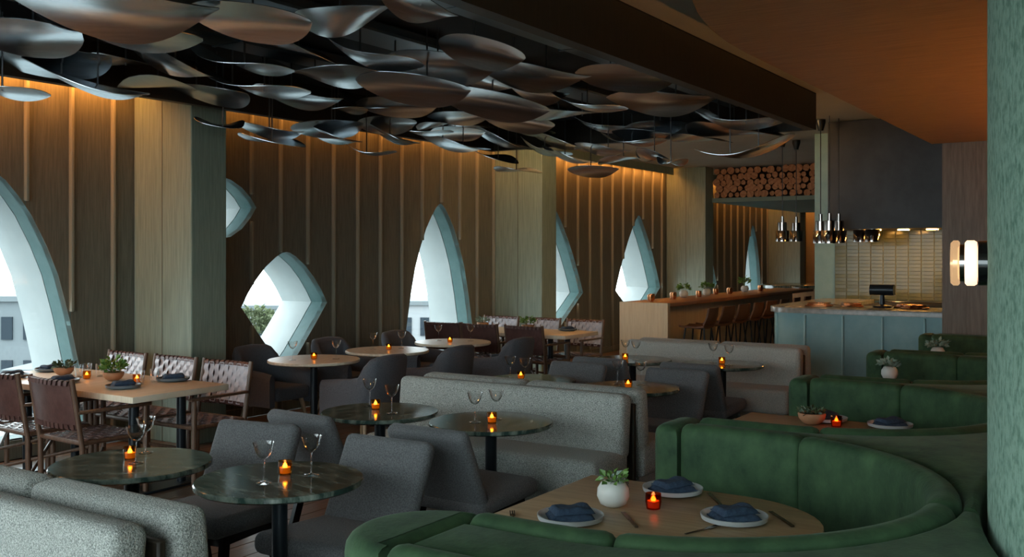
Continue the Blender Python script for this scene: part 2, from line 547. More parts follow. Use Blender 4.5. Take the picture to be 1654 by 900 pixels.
for i, w in enumerate(WIN):
    hi, lo = SHAPES[w[1]]
    top = [(w[0] - d * w[2], z) for d, z in reversed(hi)] + [(w[0] + d * w[2], z) for d, z in hi[1:]]
    bot = [(w[0] + d * w[2], z) for d, z in reversed(lo)] + [(w[0] - d * w[2], z) for d, z in lo[1:]]
    loop = []
    for p in top + bot:
        if not loop or math.dist(p, loop[-1]) > 1e-4: loop.append(p)
    if math.dist(loop[0], loop[-1]) < 1e-4: loop.pop()
    n = len(loop)
    cx = w[0]; cz = sum(p[1] for p in loop) / n
    def ring(y, k):
        return [(cx + (p[0] - cx) * k, y, cz + (p[1] - cz) * k) for p in loop]
    def shell(y0, y1, k0, k1, o0, o1):
        v = ring(y0, k0) + ring(y1, k1) + ring(y1, o1) + ring(y0, o0)
        f = []
        for a in range(4):
            b = (a + 1) % 4
            for k in range(n):
                f.append((a * n + k, a * n + (k + 1) % n, b * n + (k + 1) % n, b * n + k))
        return v, f
    win = struct(one(shell(WALL_Y + .003, GLASS_Y, 1, 1, 1.06, 1.06), 'window_%d' % (i + 1), 'reveal', angle=25))
    one(shell(GLASS_Y + .012, OUT_Y, 1.0, .985, 1.25, 1.25), 'outer_reveal', 'facade_white', win, angle=25)
    v = ring(GLASS_Y, 1.02) + ring(GLASS_Y + .01, 1.02)
    f = [tuple(range(n)), tuple(range(2 * n - 1, n - 1, -1))] + [(k, (k + 1) % n, n + (k + 1) % n, n + k) for k in range(n)]
    one((v, f), 'pane', 'sky_glass', win, smooth=False)

for i, px in enumerate((-.17, 5.83, 11.83, 17.83, 23.83)):
    p = struct(one(rbox(.40, .81, CEIL, .012, (px + .20, 7.19 + .405 - .006, CEIL / 2), seg=2), 'pillar', 'pillar', smooth=False))
    one(box2(px - .004, px + .01, 7.58, 7.588, 0, CEIL), 'seam', 'panel', p, smooth=False)

# other walls
wb = struct(one(box2(-2.75, -2.6, -4.2, 8.1, 0, .16), 'wall_back', 'pillar', smooth=False))
one(box2(-2.75, -2.6, -4.2, 8.1, CEIL - .12, CEIL), 'wall_header', 'pillar', wb, smooth=False)
for k in range(11):
    y = -4.2 + 12.25 * k / 10
    one(box2(-2.74, -2.61, y - .03, y + .03, .16, CEIL - .12), 'mullion', 'black_metal', wb, smooth=False)
    if k < 10:
        one(box2(-2.685, -2.675, y + .03, y + 1.195, .16, CEIL - .12), 'pane', 'sky_glass', wb, smooth=False)
struct(one(box2(-2.75, 31, -4.4, -4.2, 0, CEIL), 'wall_right', 'wood_wall', smooth=False))
struct(one(box2(27.05, 27.25, -4.2, 8.1, 0, CEIL), 'wall_far', 'cream', smooth=False))

# ceiling
struct(one(box2(-2.75, 31, -4.4, 8.8, CEIL, CEIL + .2), 'ceiling', 'cream', smooth=False))
BX0, BX1, BY0, BY1, BZ = -2.0, 10.3, 2.94, 6.98, 2.99
struct(one(box2(BX0, BX1, BY0, BY1, CEIL - .012, CEIL - .001), 'ceiling_recess', 'black_ceiling', smooth=False))
for k, (a, b, c, d) in enumerate(((BX0, BX1, BY0, BY0 + .1), (BX0, BX1, BY1 - .08, BY1), (BX1 - .1, BX1, BY0 + .1, BY1 - .08), (BX0, BX0 + .1, BY0 + .1, BY1 - .08))):
    struct(one(box2(a, b, c, d, BZ, CEIL - .013), 'trim_%d' % (k + 1), 'fascia', smooth=False))
for k, (y, z, w, h) in enumerate(((3.62, 3.30, .32, .10), (4.75, 3.31, .36, .08), (5.75, 3.305, .30, .09))):
    o = thing('air_duct', ['grey metal duct in the dark ceiling nearest the wooden beam', 'wide grey metal duct along the middle of dark ceiling', 'grey metal duct in dark ceiling nearest the window wall'][k], 'duct', (4.2, y, z), 0, 'ceiling ducts')
    one(rbox(11.6, w, h, .015, seg=1), 'duct_run', 'duct', o, smooth=False)
    for q in range(8):
        one(box(.03, w + .03, h + .006, (-5.2 + q * 1.5, 0, 0)), 'duct_flange', 'duct', o, smooth=False)

# lower timber ceiling above the booths
edge = [(10.9, 1.93), (5.4, 1.93)]
for k in range(1, 15):
    a = R(90 + 90 * k / 14)
    edge.append((5.4 + 3.0 * math.cos(a) * 1.0, -.2 + 2.13 * math.sin(a)))
edge += [(2.4, -4.2), (10.9, -4.2)]
wc = struct(one(prism(edge, 2.84, CEIL - .001), 'ceiling_timber', 'wood_ceiling', smooth=False))
ww = struct(one(box2(10.9, 11.14, -4.2, 1.83, 0, CEIL), 'wall_timber', 'wood_wall', smooth=False))

struct(one(box2(5.55, 10.899, -.80, -.66, 0, 2.839), 'wall_booth', 'wood_wall', smooth=False))
ul = thing('added_booth_light', 'added warm strip behind the booths that lights the timber ceiling', 'light', (8.2, -.62, 1.12))  # unseen strip, added to warm the timber ceiling
one(box(5.0, .05, .012, (0, 0, .03)), 'diffuser', 'added_booth_strip', ul, smooth=False)
one(box(5.02, .012, .07, (0, .034, .02)), 'shield', 'fascia', ul, smooth=False)
one(box(5.02, .06, .012, (0, 0, .005)), 'tray', 'fascia', ul, smooth=False)
bu = thing('added_beam_light', 'added warm strip behind the ceiling beam that lights the far ceiling', 'light', (BX1 + .035, 5.6, 3.05))  # hidden strip, added to brighten the far ceiling and the logs
one(box(.05, 2.4, .01, (0, 0, .02)), 'diffuser', 'added_beam_strip', bu, roty(25), smooth=False)
one(box(.06, 2.42, .012, (0, 0, 0)), 'tray', 'fascia', bu, smooth=False)
# warm strips over the window wall
for i, (a, b) in enumerate(((-2.4, -.3), (.35, 5.7), (6.35, 11.7), (12.35, 17.7), (18.35, 23.7), (24.3, 26.9))):
    o = thing('cove_light', ['warm light strip over window wall behind the viewer', 'warm light strip over wall above the strap chair table', 'warm light strip over wall above the diamond window', 'warm light strip over wall beside the second pillar', 'warm light strip over wall beyond the log shelf', 'warm light strip at the far end of window wall'][i], 'light', ((a + b) / 2, 7.86, CEIL), 0, 'cove lights')
    one(box(b - a, .06, .012, (0, 0, -.10)), 'diffuser', ('cove_strip_dim' if i == 2 else 'cove_strip_high' if i == 1 else 'cove_strip'), o, smooth=False)
    one(box(b - a + .02, .012, .14, (0, -.07, -.072)), 'channel', 'pillar', o, smooth=False)
    for q in range(7):
        one(box(.012, .05, .09, (-(b - a) / 2 + .1 + (b - a - .2) * q / 6, -.03, -.048)), 'bracket', 'black_metal', o, smooth=False)

# ------------------------------------------------------------------ kitchen end
kw = struct(one(box2(13.8, 14.0, -4.2, 3.96, 0, CEIL), 'wall_kitchen', 'teal_counter', smooth=False))
one(box2(13.785, 13.80, 1.9, 3.68, 1.08, 2.2), 'grout_bed', 'grout', kw, smooth=False)
tm = MB().add(rbox(.012, .150, .0465, .002, seg=1)).build('tile', 'tile', None, angle=20)
tme = tm.data; bpy.data.objects.remove(tm)
for c_ in range(10):
    for r_ in range(21):
        t = link('tile', tme, kw, (13.781 + rnd.uniform(-.001, .001), 3.60 - c_ * .159, 1.12 + r_ * .048))
        t.rotation_euler = (0, rnd.uniform(-.012, .012), rnd.uniform(-.008, .008))
hood = thing('kitchen_hood', 'large dark steel extraction hood above the open kitchen', 'hood', (12.6, 2.2, 2.02))
hb_ = one(box2(0, 1.17, -1.2, 1.25, 0, 1.34), 'hood_body', 'hood', hood, smooth=False)
one(box2(-.012, 0, -1.2, 1.25, 0, .03), 'lip', 'hood', hb_, smooth=False)
for k in range(4):
    one(lathe([(0, -.012), (.07, -.012), (.07, 0), (0, 0)], 16), 'hood_lamp', 'hood_lamp', hb_, tr(.55, -.22 + k * .34, -.002))

poly = [(11.2, 1.86), (11.2, 3.35)] + [(11.65 - .45 * math.cos(R(a)), 3.35 + .45 * math.sin(R(a))) for a in range(15, 91, 15)] + [(13.75, 3.8), (13.75, 3.15), (12.0, 3.15), (12.0, 1.86)]
kc = thing('kitchen_counter', 'teal panelled kitchen counter with a rounded corner', 'counter', (0, 0, 0))
one(prism(poly, 0, 1.035), 'body', 'teal_counter', kc, smooth=True, angle=30)
for k, y in enumerate((2.05, 2.48, 2.90, 3.32)):
    one(rbox(.05, .022, 1.0, .006, (11.19, y, .52), seg=1), 'batten', 'teal_batten', kc)
one(rbox(.022, .03, 1.0, .006, (11.36, 3.70, .52), seg=1), 'batten', 'teal_batten', kc)
def offs(p, d=.035):
    return [(x - d if x < 11.7 else x, y + (d if y > 3.3 else 0)) for x, y in p]
tag(one(prism([(p[0] - (.035 if p[0] < 11.66 else 0), p[1] + (.035 if p[1] > 3.4 else 0)) for p in poly], 1.036, 1.10, .012), 'worktop', 'stone_top', smooth=True, angle=30), 'grey stone worktop on the teal kitchen counter', 'worktop')
rg = thing('cooking_range', 'copper topped cooking range glowing under the hood', 'stove', (12.85, 2.35, 0))
one(box2(-.65, .65, -.5, .72, 0, 1.0), 'body', 'hood', rg, smooth=False)
one(rbox(1.3, 1.2, .06, .01, (0, .11, 1.03), seg=1), 'hot_plate', 'copper', rg)
for k in range(9):
    one(tube([(-.5 + k * .13, -.4, 1.085), (-.5 + k * .13, .6, 1.085)], .012, 6), 'grill_bar', 'chrome', rg)
one(lathe([(.0, 0), (.10, 0), (.105, .02), (.03, .035), (.025, .14), (.0, .14)], 16), 'lamp_foot', 'black_metal', hl := thing('heat_lamp', 'black drum heat lamp standing on the kitchen worktop', 'lamp', (11.72, 2.60, 1.10)))
one(tube([(0, -.13, .20), (0, .13, .20)], .062, 18), 'drum', 'black_metal', hl)
tray = Maker(lambda: (lambda t: (one(rbox(.34, .24, .02, .008, (0, 0, .01), seg=2), 'dish', 'copper', t), one(rbox(.30, .20, .03, .012, (0, 0, .03), seg=2), 'contents', 'copper', t), t)[-1])(thing('copper_tray', 'x', 'tray')))
for k, (x, y, l) in enumerate(((11.62, 3.28, 'copper tray on the kitchen worktop nearest its rounded corner'), (11.75, 2.95, 'copper tray on the worktop left of the heat lamp'), (11.68, 2.28, 'copper tray on the worktop right of the heat lamp'))):
    tray((x, y, 1.10), 20 * k, l, 'copper trays')
tong = Maker(lambda: (lambda t: (one(bar((-.16, 0, .012), (.16, .03, .03), .02, .006), 'blade', 'chrome', t), one(bar((-.16, 0, .012), (.16, -.03, .03), .02, .006), 'blade', 'chrome', t), t)[-1])(thing('tongs', 'x', 'tongs')))
tong((11.55, 2.15, 1.10), 30, 'steel tongs on the worktop near the timber wall', 'kitchen tongs')
tong((11.60, 3.05, 1.10), 70, 'steel tongs on the worktop between the copper trays', 'kitchen tongs')

def pendant_fn():
    t = thing('pendant_lamp', 'x', 'lamp')
    sh_ = one(lathe([(.092, 0), (.092, .15), (.088, .155), (.062, .155), (.062, .27), (.055, .275), (.022, .275), (.022, .36), (0, .36), (0, .35), (.018, .35), (.018, .27), (.055, .268), (.055, .15), (.086, .148), (.086, 0)], 20), 'shade', 'chrome', t)
    one(lathe([(0, .03), (.03, .045), (.035, .07), (.02, .10), (0, .11)], 12), 'bulb', 'bulb', sh_)
    return t
p0 = pendant_fn()
def pend(loc, label, ceil, first=[True]):
    if first[0]:
        t = p0; first[0] = False
        t.location = loc; t['label'] = label; t['group'] = 'stepped chrome pendant lamps'
        KIDS[p0] = [(c, list(c.children)) for c in p0.children]
    else:
        t = dup(p0, loc, 0, label, 'stepped chrome pendant lamps')
    L = ceil - loc[2]
    if L > .4 and 'hood' in label and 'left corner' not in label:
        one(tube([(0, 0, .34), (0, 0, L - .001)], .005, 5), 'cable', 'black_metal', t)
    elif L > .4:
        one(tube([(0, 0, .34), (0, 0, L - .02)], .006, 5), 'cable', 'black_metal', t)
        one(lathe([(0, 0), (.03, 0), (.06, .10), (.06, .138), (0, .138)], 14, (0, 0, L - .14)), 'canopy', 'black_metal', t)
    else:
        one(tube([(0, 0, .05), (0, 0, L)], .02, 8), 'stem', 'chrome', t)
pend((13.95, 4.46, 1.885), 'leftmost stepped chrome pendant lamp before the log shelf', CEIL)
pend((14.40, 4.40, 1.89), 'second chrome pendant lamp from the left before log shelf', CEIL)
pend((12.35, 3.47, 1.84), 'chrome pendant lamp at the left corner of kitchen hood', CEIL)
pend((12.05, 3.28, 1.835), 'chrome pendant lamp just right of hood corner lamp', CEIL)
pend((12.35, 3.25, 1.84), 'third chrome lamp from the left edge of the hood', CEIL)
pend((13.05, 3.16, 1.86), 'short chrome lamp under hood before the tiles, left one', 2.02 + .22)
pend((12.90, 2.98, 1.86), 'short chrome lamp under hood before the tiles, right one', 2.02 + .22)

# log shelf
sh = thing('log_shelf', 'green shelf slab carrying the stacked firewood', 'shelf', (18.15, 5.2, 2.70))
one(box2(0, 5.6, -2.0, 1.98, 0, .08), 'slab', 'soffit', sh, smooth=False)
one(box2(.62, .66, -2.0, 1.98, .08, CEIL - 2.71), 'back_panel', 'black_ceiling', sh, smooth=False)
lg = []
for k in range(5):
    rr = [.058, .066, .075, .05, .07][k]
    pts = [(rr * (1 + rnd.uniform(-.12, .12)) * math.cos(2 * math.pi * q / 9), rr * (1 + rnd.uniform(-.12, .12)) * math.sin(2 * math.pi * q / 9)) for q in range(9)]
    v = [(0, p[0], p[1]) for p in pts] + [(.5, p[0], p[1]) for p in pts]
    f = [tuple(range(9)), tuple(range(17, 8, -1))] + [(q, (q + 1) % 9, 9 + (q + 1) % 9, 9 + q) for q in range(9)]
    me = bpy.data.meshes.new('log')
    me.from_pydata(v, [], f); me.materials.append(MATS['log_bark']); me.materials.append(MATS['log_end'])
    me.polygons[0].material_index = 1; me.polygons[1].material_index = 1
    lg.append((me, rr))
row = 0
z = 2.78 + .066
while z < CEIL - .05:
    y = 7.10 - (row % 2) * .06
    while y > 4.65:
        me, rr = lg[rnd.randrange(5)]
        o = link('log', me, None, (18.2 + rnd.uniform(-.04, .05), y, z + rnd.uniform(-.012, .012)))
        o.rotation_euler = (rnd.uniform(0, 6.2), 0, 0)
        tag(o, 'cut firewood log in the stack above the bar', 'log', 'stacked firewood logs')
        y -= .128 + rnd.uniform(0, .012)
    z += .112; row += 1

# bar
bt = thing('bar_counter', 'long copper brown timber bar with a pale end panel', 'bar', (11.26, 5.03, 0))
one(rbox(6.12, .66, .05, .012, (3.14, .33, 1.075), seg=2), 'bar_top', 'bar_wood', bt)
one(box2(.0, .075, .0, .66, 0, 1.101), 'end_panel', 'bar_panel', bt, smooth=False)
one(box2(.08, 6.1, .34, .6, 0, 1.029), 'bar_body', 'bar_panel', bt, smooth=False)
one(tube([(.2, .24, .22), (6.0, .24, .22)], .02, 8), 'foot_rail', 'copper', bt)
sc_ = thing('service_counter', 'dark green topped round counter beyond the bar', 'counter', (20.2, 6.0, 0))
one(prism([(1.0 * math.cos(R(a)), .75 * math.sin(R(a))) for a in range(0, 360, 12)], 0, 1.02), 'body', 'bar_panel', sc_, angle=50)
one(prism([(1.08 * math.cos(R(a)), .83 * math.sin(R(a))) for a in range(0, 360, 12)], 1.021, 1.09, .015), 'top', 'marble', sc_, angle=50)
def stool_fn():
    t = thing('bar_stool', 'x', 'stool')      # faces +Y, back on -Y
    prof = [(.19, .80), (.10, .795), (-.05, .79), (-.14, .80), (-.19, .845), (-.225, .93), (-.24, 1.04)]
    v, f = [], []
    for th in (0, .022):
        for j, (y, z) in enumerate(prof):
            wv = .20 - (.02 if j in (0,) else 0) - (.015 * max(0, j - 4))
            for q in range(7):
                a = -1 + 2 * q / 6
                v.append((a * wv, y + .035 * a * a * (1 if j > 3 else .0) + (th if j > 3 else 0), z + (.02 * a * a if j <= 3 else 0) - (th if j <= 3 else 0)))
    n = len(prof) * 7
    for k in range(2):
        for j in range(len(prof) - 1):
            for q in range(6):
                a = k * n + j * 7 + q
                f.append((a, a + 1, a + 8, a + 7))
    bd = [q for q in range(7)] + [j * 7 + 6 for j in range(1, len(prof))] + [(len(prof) - 1) * 7 + q for q in range(5, -1, -1)] + [j * 7 for j in range(len(prof) - 2, 0, -1)]
    for a, b in zip(bd, bd[1:] + bd[:1]): f.append((a, b, b + n, a + n))
    one((v, f), 'seat', 'stool_leather', t, angle=60)
    for sx in (-1, 1):
        for sy in (-1, 1):
            one(tube([(sx * .13, sy * .12, .785), (sx * .21, sy * .20, 0)], .011, 6), 'leg', 'black_metal', t)
    one(tube([(.185, .175, .26), (-.185, .175, .26), (-.185, -.175, .26), (.185, -.175, .26)], .009, 6, closed=True), 'foot_rest', 'black_metal', t)
    return t
STOOL = Maker(stool_fn)
for k in range(8):
    STOOL((11.68 + .57 * k, 4.80, 0), rnd.uniform(-6, 6), 'brown leather bar stool, %s from the pale bar end panel' % ORD[k], 'stools along the bar')

# green rounded column and its lamp
CX, CY, CA, CB = 3.9, -.322, 1.6, .8
NC = 96
colp = [(CX + CA * math.cos(2 * math.pi * k / NC), CY + CB * math.sin(2 * math.pi * k / NC)) for k in range(NC)]
gc = struct(one(prism(colp, 0, 2.839), 'column', 'plaster_green', angle=50))
tag(gc, 'wide rounded column in mottled green plaster', 'column')
sl = thing('wall_sconce', 'glowing drum wall lamp with black base on green column', 'lamp', (3.50, .452, 1.68))
M = Matrix.Rotation(math.atan2(-.1282, -.9917) * 0, 4, 'Z')
ax = Vector((-.1282, .9917, 0))
Q = Vector((0, 0, 1)).rotation_difference(ax).to_matrix().to_4x4()
one(lathe([(0, -.004), (.072, -.004), (.072, .027), (.03, .03), (0, .03)], 32), 'base', 'sconce_black', sl, Q)
one(lathe([(.02, .029), (.068, .030), (.0735, .038), (.0735, .060), (.066, .066), (0, .066)], 32), 'glow_drum', 'sconce_glow', sl, Q)
one(lathe([(0, .0655), (.06, .0655), (.06, .082), (0, .082)], 32), 'spacer', 'chrome', sl, Q)
one(lathe([(0, .081), (.068, .081), (.0735, .086), (.0735, .100), (.066, .108), (0, .108)], 32), 'end_drum', 'sconce_end', sl, Q)

# ================================================================== METAL LEAVES
def leaf_mesh(var):
    ns, nt_ = 22, 10
    p, q, a, b, tw, sk = [(2.0, .75, .04, .11, .16, .10), (2.6, .50, -.02, .13, .05, .0), (1.8, .70, .12, .05, -.16, .22), (2.2, .60, .03, -.09, .18, -.30)][var]
    v, f = [], []
    for th in (0, .006):
        for i in range(ns + 1):
            s_ = -1 + 2 * i / ns
            w = max(.02, (1 - abs(s_) ** p)) ** q * (1 + sk * s_)
            for j in range(nt_ + 1):
                t = -1 + 2 * j / nt_
                tt = t * w
                z = a * s_ * s_ - b * max(0, tt + .1) ** 2.4 * (1 + .5 * s_) + tw * s_ * tt * .6 + (.05 * math.sin(2.2 * s_) if var in (2, 3) else 0)
                v.append((s_ * .5, t * .5 * w, z * .8 + th))
    m = nt_ + 1; n = (ns + 1) * m
    for k in range(2):
        for i in range(ns):
            for j in range(nt_):
                c = k * n + i * m + j
                f.append((c, c + 1, c + m + 1, c + m))
    bd = [j for j in range(m)] + [i * m + nt_ for i in range(1, ns + 1)] + [ns * m + j for j in range(nt_ - 1, -1, -1)] + [i * m for i in range(ns - 1, 0, -1)]
    for c, d in zip(bd, bd[1:] + bd[:1]): f.append((c, d, d + n, c + n))
    o = MB().add((v, f)).build('leaf_blade', 'steel_leaf', None, angle=60)
    me = o.data; bpy.data.objects.remove(o)
    return me
leaf_me = [leaf_mesh(k) for k in range(4)]
o = MB().add(tube([(0, 0, 0), (0, 0, 1)], .007, 6)).build('hanging_rod', 'rod', None)
rod_me = o.data; bpy.data.objects.remove(o)
LEAVES=[(3.54,5.03,3.13,1.04,0.54,-49.0,14,0),(3.58,6.07,3.13,0.77,0.4,-69.0,18,1),(3.92,5.56,3.09,0.93,0.48,-43.0,-20,2),(4.03,6.6,3.09,0.84,0.43,-65.0,4,1),(4.62,6.56,3.13,0.46,0.34,-27.0,5,3),
(4.23,6.38,2.94,0.9,0.47,-63.0,-12,0),(3.74,6.6,2.83,0.58,0.34,-37.0,-10,2),(4.99,6.6,3.01,0.7,0.36,13.0,10,3),(4.73,6.08,3.13,0.6,0.34,-32.0,-5,0),(5.44,6.6,3.05,0.74,0.38,-87.0,12,1),
(4.88,5.52,3.07,0.73,0.38,-57.0,-24,2),(4.11,4.54,3.13,0.69,0.36,-67.0,22,1),(4.48,4.13,3.13,0.64,0.34,-95.0,24,3),(5.2,4.56,3.07,0.68,0.36,-37.0,-14,2),(4.42,3.52,3.13,0.45,0.34,-37.0,-8,0),
(4.99,5.04,3.13,0.54,0.34,-32.0,-16,3),(5.77,5.6,3.13,0.93,0.49,-75.0,-4,2),(5.39,5.94,3.01,0.81,0.42,-49.0,-18,2),(5.75,4.36,3.1,0.72,0.37,-57.0,22,1),(5.67,4.54,2.95,0.75,0.39,-61.0,20,1),
(5.85,5.9,3.01,0.71,0.37,-67.0,10,0),(7.34,6.38,3.13,0.7,0.36,-57.0,-24,2),(7.22,5.98,3.13,0.7,0.37,-63.0,14,1),(5.63,3.9,3.13,0.55,0.34,-42.0,16,1),(6.64,4.57,3.13,0.49,0.34,-47.0,-6,0),
(6.4,3.97,3.08,0.8,0.42,-61.0,12,0),(6.62,4.49,2.96,0.85,0.44,-53.0,10,1),(8.23,5.94,3.13,0.69,0.36,-69.0,4,0),(7.64,4.21,3.02,0.69,0.36,-49.0,-26,2),(8.37,4.74,3.05,0.72,0.38,-61.0,6,3),
(9.72,5.18,3.13,0.75,0.39,-47.0,-18,2),(7.02,3.48,3.13,0.73,0.38,-67.0,16,1),(8.05,3.62,3.07,0.93,0.48,-71.0,8,0),(9.95,4.56,3.12,0.65,0.34,-57.0,12,1),(9.95,4.65,3.02,0.76,0.4,-53.0,2,0),
(9.22,3.42,2.99,0.9,0.47,-51.0,-12,2),(9.95,3.66,2.96,0.97,0.51,-61.0,6,3),(9.81,3.51,2.76,0.95,0.4,-53.0,2,2),(9.95,4.4,2.69,0.31,0.34,-81.0,-16,2),(9.95,4.86,2.95,0.66,0.34,-63.0,-12,2),
(9.95,5.0,2.75,0.49,0.34,-39.0,14,3),(9.95,5.36,2.68,0.52,0.34,-57.0,8,1),(9.95,4.62,2.79,0.38,0.34,-35.0,-12,0),(8.73,5.6,3.13,0.71,0.37,-57.0,22,1),(9.62,6.15,3.13,0.74,0.39,-61.0,-20,2),
(9.42,6.28,3.03,0.75,0.39,-55.0,-14,0),(8.91,6.6,3.08,0.54,0.34,-57.0,12,1),(8.84,6.6,2.93,0.73,0.38,-51.0,-8,0),(9.8,6.6,2.85,0.52,0.34,-73.0,-10,3),(9.95,6.0,2.92,0.62,0.34,-33.0,-18,2),
(9.95,5.69,2.84,0.6,0.34,-67.0,-8,0),(9.95,6.38,2.69,0.52,0.34,-57.0,0,3),(5.66,6.6,2.79,0.37,0.34,-81.0,-6,3),(6.21,6.6,2.81,0.57,0.34,-65.0,8,0),(6.23,6.6,2.7,0.55,0.34,-59.0,-4,3),
(6.83,6.6,2.91,0.62,0.34,-65.0,14,1),(6.98,6.6,2.84,0.55,0.34,-51.0,-6,0),(7.52,6.6,2.73,0.51,0.34,-33.0,-22,2),(7.69,6.6,3.04,0.54,0.34,-47.0,20,1),(8.2,6.6,3.0,0.66,0.34,-39.0,-22,2),
(7.78,6.6,2.91,0.52,0.34,-63.0,-4,0),(8.59,6.6,3.1,0.48,0.34,-47.0,4,3),(6.99,6.6,3.08,0.51,0.34,-69.0,-18,2),(9.68,3.88,3.13,0.44,0.34,-43.0,-10,0),(9.95,5.8,3.02,0.72,0.37,-61.0,-8,0),
(9.95,4.05,2.91,0.61,0.34,-49.0,4,3),(9.95,5.23,2.9,0.59,0.34,-63.0,2,0),(9.18,6.52,3.13,0.49,0.34,-53.0,10,3),(7.46,4.55,3.13,0.46,0.34,-65.0,14,0)]
def img(p):
    s_, c_ = math.sin(R(YAW)), math.cos(R(YAW))
    l = s_ * p[0] - c_ * p[1]; d = c_ * p[0] + s_ * p[1]
    return 827 + 1600 * l / d, 410 - 1600 * (p[2] - EYE) / d
ZONES = [(150, 'above the left arched window'), (270, 'above the panelled wall left of first pillar'), (385, 'above the first pillar'), (535, 'above the diamond window'), (650, 'above the wall between diamond and arch'),
         (775, 'above the middle arched window'), (900, 'above the second pillar'), (1000, 'right of the second pillar'), (1090, 'above the far pointed window'), (9999, 'near the log shelf')]
zl = {}
for i, (x, y, z, L, W, ay, tilt, var) in enumerate(LEAVES):
    u, v_ = img((x, y, z))
    k = next(j for j, q in enumerate(ZONES) if u < q[0])
    zl.setdefault(k, []).append((v_, i))
lab = {}
for k, l in zl.items():
    for r_, (v_, i) in enumerate(sorted(l)):
        lab[i] = 'curved brushed metal leaf %s, %s from the top' % (ZONES[k][1], ORD[r_])
for i, (x, y, z, L, W, ay, tilt, var) in enumerate(LEAVES):
    if z > 2.9: y = min(y, 6.5)
    t = thing('ceiling_leaf', lab[i], 'ceiling leaf', (x, y, z), 0, 'metal leaves hanging from the dark ceiling')
    roll = rnd.uniform(10, 24) if tilt < 0 else rnd.uniform(-6, 10)
    M = rotz(ay) @ roty(roll) @ rotx(-tilt * .40) @ Matrix.Diagonal((L * 1.12, W * 1.2, max(.6, L), 1))
    link('leaf_blade', leaf_me[var], t, M=M)
    for s_ in ((-.16, .12) if L > .7 and i % 2 else (rnd.uniform(-.1, .1),)):
        q = M @ Vector((s_, 0, 0))
        top_ = next((dz - dh / 2 for dy, dz, dw, dh in ((3.62, 3.30, .32, .10), (4.75, 3.31, .36, .08), (5.75, 3.305, .30, .09)) if abs(y + q.y - dy) < dw / 2 + .03), CEIL - .012) - .002
        link('hanging_rod', rod_me, t, M=tr(q.x, q.y, q.z) @ Matrix.Diagonal((1, 1, top_ - z - q.z, 1)))

